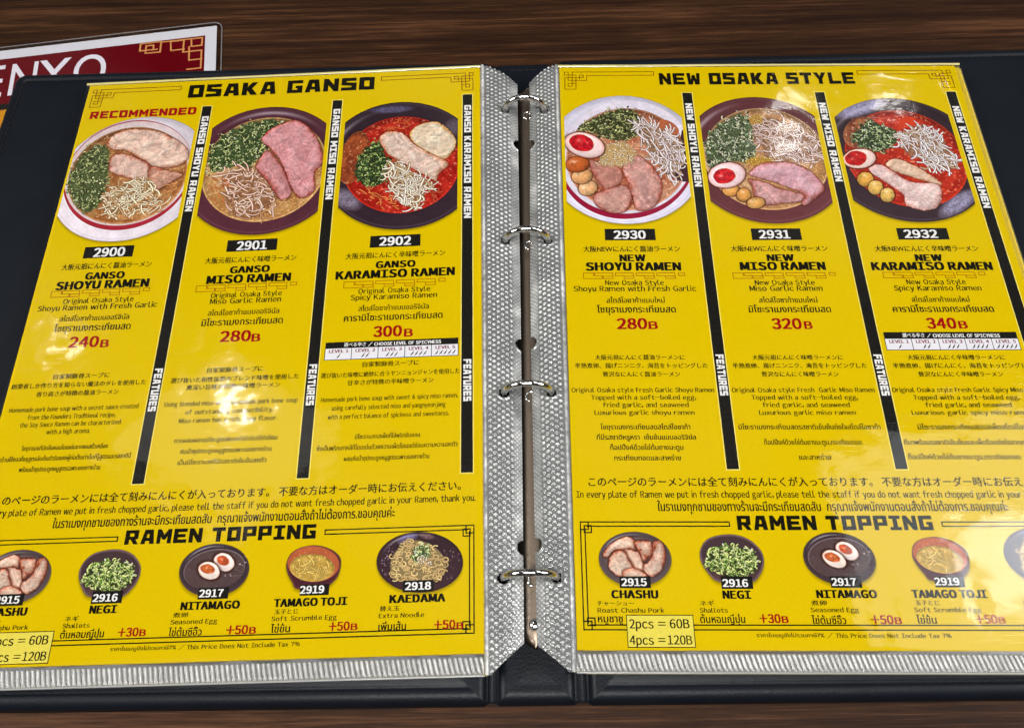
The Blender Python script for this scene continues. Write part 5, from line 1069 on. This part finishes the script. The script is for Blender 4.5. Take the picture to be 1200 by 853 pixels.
def build_sheet(side, matrix, label):
    sheet = thing('menu_sheet', label, 'menu page', matrix)
    slab('paper', [(0, -297), (210, -297), (210, 0), (0, 0)], -0.25, 0.0, M_YELLOW, sheet)
    for fd, (X, Y, rgba, cell) in zip(FOOD, PAINTED):
        if fd['n'] == 'ramen_photo' and fd['s'] != side: continue
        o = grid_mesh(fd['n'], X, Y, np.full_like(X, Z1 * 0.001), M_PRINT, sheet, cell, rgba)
        o['label'] = fd['label']
    for d in SHEET_PRINT[side]:
        n = d['n']; base = None
        if 'bar' in d:
            x0, y0, x1, y1 = d['bar']
            mb = MB(); mb.quad(x0, y0, x1, y1, Z3); base = mb.build(n, M_BAR, sheet, up=True)
            mb = MB(); mb.quad(x0 - 0.45, y0 - 0.45, x1 + 0.45, y1 + 0.45, Z2); mb.build('pale_outline', M_PALE, base, up=True)
            for t, a, b in d['v']:
                mb = MB(); vertical_text(mb, t, (x0 + x1) / 2 + 0.15, a, b, 3.5, Z4)
                mb.build('bar_lettering', M_WHITE, base, up=True)
            continue
        if 'plate' in d:
            x0, y0, x1, y1 = d['plate']
            mb = MB(); mb.quad(x0, y0, x1, y1, Z3); base = mb.build(n, M_BAR, sheet, up=True)
            mb = MB(); [text_into(mb, t, Z4) for t in d['t']]; mb.build('number', M_WHITE, base, up=True)
            continue
        if 'me' in d:
            x0, y0, x1, y1 = d['me']; w = x1 - x0; ym = (y0 + y1) / 2; mb = MB(); u = w / 5.0
            pcs = [(x0, x0 + u * 0.42, 0)] ; N = 4
            for i in range(N):
                xa = x0 + u * (0.55 + 1.02 * i)
                pts = [(xa, y0), (xa + u * 0.88, y0), (xa + u * 0.88, ym + 0.25), (xa + u * 0.46, ym + 0.25)]
                pts2 = [(xa, y0), (xa, ym), (xa + u * 0.42, ym), (xa + u * 0.42, y1), (xa + u * 0.9, y1), (xa + u * 0.9, ym + 0.25)]
                mb.path(pts, 0.32, Z2 + 0.0025 * i); mb.path(pts2, 0.32, Z2 + 0.012 + 0.0025 * i)
            mb.path([(x0 + u * .5, y0), (x0, y0), (x0, y1), (x0 + u * .92, y1), (x0 + u * .92, ym), (x0 + u * .5, ym), (x0 + u * .5, y0)], 0.32, Z2 + 0.024)
            mb.path([(x1 - u * .32, y0), (x1 - u * .02, y0), (x1 - u * .02, ym), (x1 - u * .32, ym), (x1 - u * .32, y0)], 0.32, Z2 + 0.027)
            mb.build(n, M_ORANGE, sheet, up=True); continue
        if 'chart' in d:
            x0, y0, x1, y1, hb = d['chart']; yh = y0 + (y1 - y0) * hb
            mb = MB(); mb.quad(x0, y0, x1, y1, Z2); base = mb.build(n, M_CHART, sheet, up=True)
            mb = MB(); mb.quad(x0, y0, x1, yh, Z3); hd = mb.build('chart_header', M_BAR, base, up=True)
            mb = MB(); w = x1 - x0
            text_into(mb, ('選べる辛さ', x0 + w * .14, x0 + w * .305, yh - 0.75, (yh - y0) * 0.62, 'jpb', 'white'), Z4)
            text_into(mb, ('/ CHOOSE LEVEL OF SPICYNESS', x0 + w * .325, x0 + w * .87, yh - 0.75, (yh - y0) * 0.48, 'bold', 'white'), Z4)
            mb.build('chart_title', M_WHITE, hd, up=True)
            mb = MB()
            for i in range(6): mb.seg((x0 + w * i / 5, yh), (x0 + w * i / 5, y1), 0.3, Z3 + 0.002 * i)
            mb.seg((x0, y1), (x1, y1), 0.3, Z3 + 0.015); mb.build('chart_lines', M_BAR, base, up=True)
            mb = MB(); mp = MB()
            for i in range(5):
                xa, xb = x0 + w * i / 5, x0 + w * (i + 1) / 5; cw = xb - xa
                text_into(mb, ('LEVEL %d' % (i + 1), xa + cw * .16, xb - cw * .12, yh + 2.15, 1.5, 'bold', 'red'), Z4)
                for k in range(i + 1):
                    cx = (xa + xb) / 2 + (k - i / 2) * cw * 0.16 + 0.2
                    mp.poly([(cx + .75, yh + 2.6), (cx + .85, yh + 2.8), (cx + .25, yh + 4.3), (cx - .9, yh + 5.1), (cx - .35, yh + 4.1)], Z4)
            mb.build('level_text', ink('chart_red', (120, 20, 40)), base, up=True); mp.build('pepper_marks', M_INK, base, up=True)
            continue
        if 'box' in d:
            x0, y0, x1, y1 = d['box']
            mb = MB(); mb.quad(x0, y0, x1, y1, Z3); base = mb.build(n, M_BOX, sheet, up=True)
            mb = MB(); mb.path([(x0, y0), (x1, y0), (x1, y1), (x0, y1)], 0.3, Z4, True); mb.build('box_outline', M_INK, base, up=True)
            mb = MB(); [text_into(mb, t, Z4 + 0.004) for t in d['t']]; mb.build('box_text', M_INK, base, up=True)
            continue
        if 'frame' in d:
            x0, y0, x1, y1, g0, g1 = d['frame']; mb = MB(); s = 1.75; lw = 0.5
            z = Z2
            def ln(a, b):
                ln.k += 1; mb.seg(a, b, lw, z + 0.001 * ln.k)
            ln.k = 0
            c = 2.6
            for yy in (y0, y0 + s): ln((x0 + c, yy), (g0, yy)); ln((g1, yy), (x1 - c, yy))
            ln((g0, y0), (g0, y0 + s)); ln((g1, y0), (g1, y0 + s))
            for yy in (y1, y1 - s): ln((x0 + c, yy), (x1 - c, yy))
            for xx in (x0, x0 + s, x1, x1 - s): ln((xx, y0 + c), (xx, y1 - c))
            for cx, dx in ((x0, 1), (x1, -1)):
                for cy, dy in ((y0, 1), (y1, -1)):
                    q = [(cx, cy), (cx + dx * 3.1, cy), (cx + dx * 3.1, cy + dy * 3.1), (cx, cy + dy * 3.1)]
                    for i in range(4): ln(q[i], q[(i + 1) % 4])
                    q = [(cx + dx * 1.5, cy + dy * 1.5), (cx + dx * 4.3, cy + dy * 1.5), (cx + dx * 4.3, cy + dy * 4.3), (cx + dx * 1.5, cy + dy * 4.3)]
                    for i in range(4): ln(q[i], q[(i + 1) % 4])
            mb.build(n, M_INK, sheet, up=True); continue
        if 'orn' in d:
            mb = MB(); ya, yb = d['yo']; fx = (lambda x: 209.3 - x) if d['mir'] else (lambda x: x)
            e = d['end']
            k = 0
            for pl in d['orn'] + [[(d['orn'][0][0][0], ya), (fx(e), ya), (fx(e), yb), (d['orn'][1][0][0], yb)]]:
                mb.path([(fx(p[0]), p[1]) for p in pl], 0.40, Z2 + 0.004 * k); k += 1
            mb.build(n, M_BROWN, sheet, up=True); continue
        groups = {}
        for t in d['t']: groups.setdefault(t[6], []).append(t)
        for cname, ts in groups.items():
            mb = MB()
            for t in ts: text_into(mb, t, Z4)
            mb.build(n, INKS[cname], sheet, up=True)
    return sheet

build_sheet('L', SHEET_L, 'yellow menu sheet with the red word RECOMMENDED over its first ramen bowl')
build_sheet('R', SHEET_R, 'yellow menu sheet whose ramen bowls each hold half an egg')

# ------------------------------------------------------------------ clear sleeves
def sleeve(side, matrix, label):
    s = thing('plastic_sleeve', label, 'plastic sleeve', matrix)
    rng = np.random.default_rng(3 if side == 'L' else 8)
    inner = 210.0 if side == 'L' else 0.0           # page edge next to the rings
    sg = 1.0 if side == 'L' else -1.0               # outwards from the page, towards the rings
    # front film
    x0, x1 = (-1.6, 210.6) if side == 'L' else (-0.6, 212.6)
    nx, ny = 215, 304
    X, Y = np.meshgrid(np.linspace(x0, x1, nx), np.linspace(2.2, -298.4, ny))
    h = 0.34 * (fbm(rng, X.shape, 34, 2) - 0.5) + 0.17 * (fbm(rng, X.shape, 11, 2) - 0.5)
    if side == 'R':                                 # a crease across the upper outer corner
        t = (X - 188) * 0.80 + (Y + 20) * 0.60
        ex = np.exp(-((X - 203 - (Y + 12) * -0.12) / 2.2) ** 2) * np.exp(-((Y + 18) / 16) ** 2)
        h = h + 0.55 * ex + 0.5 * np.exp(-((Y + 6 + (X - 190) * 0.1) / 2.6) ** 2) * np.exp(-((X - 190) / 14) ** 2)
    Z = np.maximum(0.45 + h, 0.2)
    edge = np.minimum(np.minimum(X - x0, x1 - X), np.minimum(2.2 - Y, Y + 298.4))
    Z = Z * np.clip(0.35 + edge / 3.0, 0.35, 1)
    Z = np.maximum(Z, 0.18)
    grid_mesh('front_film', X * .001, Y * .001, Z * .001, M_FILM, s)
    u = np.linspace(x0, x1, 120); U, V = np.meshgrid(u, np.linspace(1.7, 0.0, 7))
    grid_mesh('top_hem', U * .001, V * .001, (0.30 + 0.45 * np.sin(V / 1.7 * math.pi) + 0.25 * (fbm(rng, U.shape, 24, 2) - 0.5)) * .001, M_HEM, s)
    # welded strip with embossed dots and ring holes
    L_ = 18.6 if side == 'L' else 16.6
    st = 0.36
    u = np.arange(0.6, L_, st); v = np.arange(1.8, -305.6, -st)
    U, V = np.meshgrid(u, v)
    w = U / L_
    # chamfered ends near the rail
    top_lim = 1.2 - np.clip((U - 1.5) * 0.62, 0, None) if side == 'L' else 1.2 - np.clip((U - 2.0) * 0.55, 0, None)
    bot_lim = -305.2 + np.clip((U - 3.5) * 0.78, 0, None)
    # lean of the strip so that its gutter edge runs along the rail
    lean = (-0.0105 if side == 'L' else -0.0045)
    prof = 0.35 + 0.9 * np.sin(np.clip(w * 1.6, 0, 1) * math.pi) - 4.6 * np.clip((w - 0.55) / 0.45, 0, 1) ** 1.6
    pitch_v, pitch_u = 2.5, 2.1
    row = np.cos(V * math.pi / 1.32) * np.cos(U * math.pi / 2.0)
    dots = np.sqrt(np.clip((row - 0.25) / 0.75, 0, 1))
    fine = np.clip((w - 0.72) / 0.12, 0, 1)
    rows_f = np.clip(np.cos(V * math.pi / 0.95) * np.cos(U * math.pi / 0.95), 0, 1) * 0.35
    emb = (dots * (1 - fine) + rows_f * 1.6 * fine) * 0.62
    weld = 0.8 * np.exp(-((U - 1.7) / 0.45) ** 2) + 0.35 * np.exp(-((U - 0.9) / 0.25) ** 2)
    emb = np.where(U < 2.6, weld, emb)
    Ly = np.interp(-V, [0, 150, 300], [20.4, 18.2, 15.4] if side == 'L' else [16.2, 16.6, 15.0]) / L_
    yy = V
    xx = inner + sg * U * Ly
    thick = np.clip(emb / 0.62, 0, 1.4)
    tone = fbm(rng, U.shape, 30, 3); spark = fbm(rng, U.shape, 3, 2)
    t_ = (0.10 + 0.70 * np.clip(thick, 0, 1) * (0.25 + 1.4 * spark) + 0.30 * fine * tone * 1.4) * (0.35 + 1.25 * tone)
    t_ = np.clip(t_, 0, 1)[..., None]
    glint_tone = srgb(np.array((80, 82, 82)) * (1 - t_) + np.array((224, 223, 220)) * t_)  # highlights on the dots painted pale, the gaps between painted dark
    glint_tone = np.concatenate([glint_tone, np.ones(U.shape + (1,))], -1)
    holes = RING_HOLES[side]
    mask_pt = (V > bot_lim) & (V < top_lim)
    for hy, hu, hr in holes:
        d = np.hypot(U * Ly - hu, V - hy)
        mask_pt &= d > hr
        emb = emb * np.clip((d - hr - 1.4) / 0.8, 0, 1) + 0.5 * np.exp(-((d - hr - 0.7) / 0.4) ** 2)
    wob = 0.5 * (fbm(rng, U.shape, 60, 2) - 0.5)
    Zs = prof + emb + wob * w
    cell = mask_pt[:-1, :-1] & mask_pt[1:, :-1] & mask_pt[:-1, 1:] & mask_pt[1:, 1:]
    grid_mesh('binding_strip', xx * .001, yy * .001, Zs * .001, M_STRIP, s, cell, glint_tone)
    # lower seam with ridges
    st = 0.3
    xa, xb = (-1.6, 210.4) if side == 'L' else (-0.4, 212.6)
    u = np.arange(xa, xb, st); v = np.arange(-297.3, -305.6, -0.3)
    U, V = np.meshgrid(u, v)
    rid = 0.75 * np.clip(np.cos((U + 0.25 * V) * 2 * math.pi / 1.95) + 0.15, 0, 1) * np.clip((V + 304.4) / 0.6, 0, 1) * np.clip((-298.2 - V) / 0.5, 0, 1)
    lip = 0.45 * np.exp(-((V + 305.0) / 0.35) ** 2)
    Zb = 0.25 + rid + lip + 0.6 * (fbm(rng, U.shape, 40, 2) - 0.5)
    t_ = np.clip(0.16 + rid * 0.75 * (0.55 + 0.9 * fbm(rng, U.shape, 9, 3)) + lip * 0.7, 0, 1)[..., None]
    glint_tone = srgb(np.array((80, 82, 85)) * (1 - t_) + np.array((228, 228, 228)) * t_)  # highlights along the ridges painted pale, valleys painted dark
    glint_tone = np.concatenate([glint_tone, np.ones(U.shape + (1,))], -1)
    grid_mesh('ridged_seam', U * .001, V * .001, Zb * .001, M_STRIP, s, None, glint_tone)
    return s

RING_HOLES = {'L': [], 'R': []}
def local_of(matrix, p):
    return Matrix(matrix).inverted() @ Vector(p)
for side, mtx in (('L', SHEET_L), ('R', SHEET_R)):
    for x, y, r_ in RINGS:
        p = local_of(mtx, (((x + 2.0) + (-r_ if side == 'L' else r_)) * .001, y * .001, 0.0155)) * 1000
        RING_HOLES[side].append((p.y, (p.x - 210) if side == 'L' else -p.x, 2.3))
    for hy in (-50.6, -165.5, -257.0):
        e_ = float(np.interp(-hy, [0, 150, 300], [20.4, 18.2, 15.4] if side == 'L' else [16.2, 16.6, 15.0]))
        RING_HOLES[side].append((hy + (0.0 if side == 'L' else 0.6), e_ + 0.3, 2.8))

# pockets lying underneath, seen only along their edges
def stack(side, matrix, label):
    m = Matrix(matrix)
    s = thing('sleeve_stack', label, 'sleeve stack', m)
    rnd = random.Random(4 if side == 'L' else 9)
    sg = 1 if side == 'L' else -1
    ps, fl, bs = MB(), MB(), MB()
    nl = 7
    for k in range(nl):
        z = -0.55 - k * (7.0 - 0.0) / nl
        dx, dy = rnd.uniform(-0.9, 0.3) * -sg, rnd.uniform(-0.7, 0.5)
        if k == 0: dx, dy = (0.4, -0.4) if side == 'L' else (2.2, -0.9)
        if k == 1 and side == 'R': dx, dy = 3.4, -1.4
        for mbx, (xa, ya, xb, yb), h in ((ps, (0 + dx, -297 + dy, 210 + dx, 0 + dy), 0.22), (fl, (-0.4 + dx, -304.0 + min(dy, 0), 210.4 + dx, 0.6 + dy), 0.12)):
            zz = z + (0.0 if mbx is ps else 0.32)
            v = [(xa, ya, zz), (xb, ya, zz), (xb, yb, zz), (xa, yb, zz), (xa, ya, zz + h), (xb, ya, zz + h), (xb, yb, zz + h), (xa, yb, zz + h)]
            mbx.add(v, [(3, 2, 1, 0), (4, 5, 6, 7), (0, 1, 5, 4), (1, 2, 6, 5), (2, 3, 7, 6), (3, 0, 4, 7)])
    ps.build('paper_sheets', M_YELLOW, s)
    fl.build('pocket_films', M_WELD, s)
    # binding strips of the lower pockets, sagging towards the rail
    L_ = 18.0 if side == 'L' else 16.0
    inner = 210.0 if side == 'L' else 0.0
    u = np.linspace(0.2, L_, 24); v = np.arange(0.5, -304.5, -0.7)
    U, V = np.meshgrid(u, v); w = U / L_
    Ly = np.interp(-V, [0, 150, 300], [20.0, 17.8, 15.0] if side == 'L' else [15.8, 16.2, 14.6]) / L_
    lim = (V < 0.4 - np.clip((U - 1.8) * 0.6, 0, None)) & (V > -304.2 + np.clip((U - 3.5) * 0.78, 0, None))
    for hy, hu, hr in RING_HOLES[side]:
        lim &= np.hypot(U * Ly - hu, V - hy) > hr * (0.75 if hr < 2.5 else 1.1)
    cell = lim[:-1, :-1] & lim[1:, :-1] & lim[:-1, 1:] & lim[1:, 1:]
    Zs = -0.8 - 4.2 * np.clip((w - 0.5) / 0.5, 0, 1) ** 1.5 + 0.2 * np.abs(np.cos(V * math.pi / 2.5))
    grid_mesh('lower_binding_strip', (inner + sg * U * Ly) * .001, V * .001, Zs * .001, M_UNDER, s, cell)
    return s

stack('L', SHEET_L, 'stack of filled plastic pockets under the sheet with the RECOMMENDED bowl')
stack('R', SHEET_R, 'stack of filled plastic pockets under the sheet with the egg ramen bowls')
sleeve('L', SHEET_L, 'clear plastic sleeve over the sheet with the RECOMMENDED bowl, embossed strip along the rings')
sleeve('R', SHEET_R, 'clear plastic sleeve over the sheet with the egg ramen bowls, creased at its upper corner')
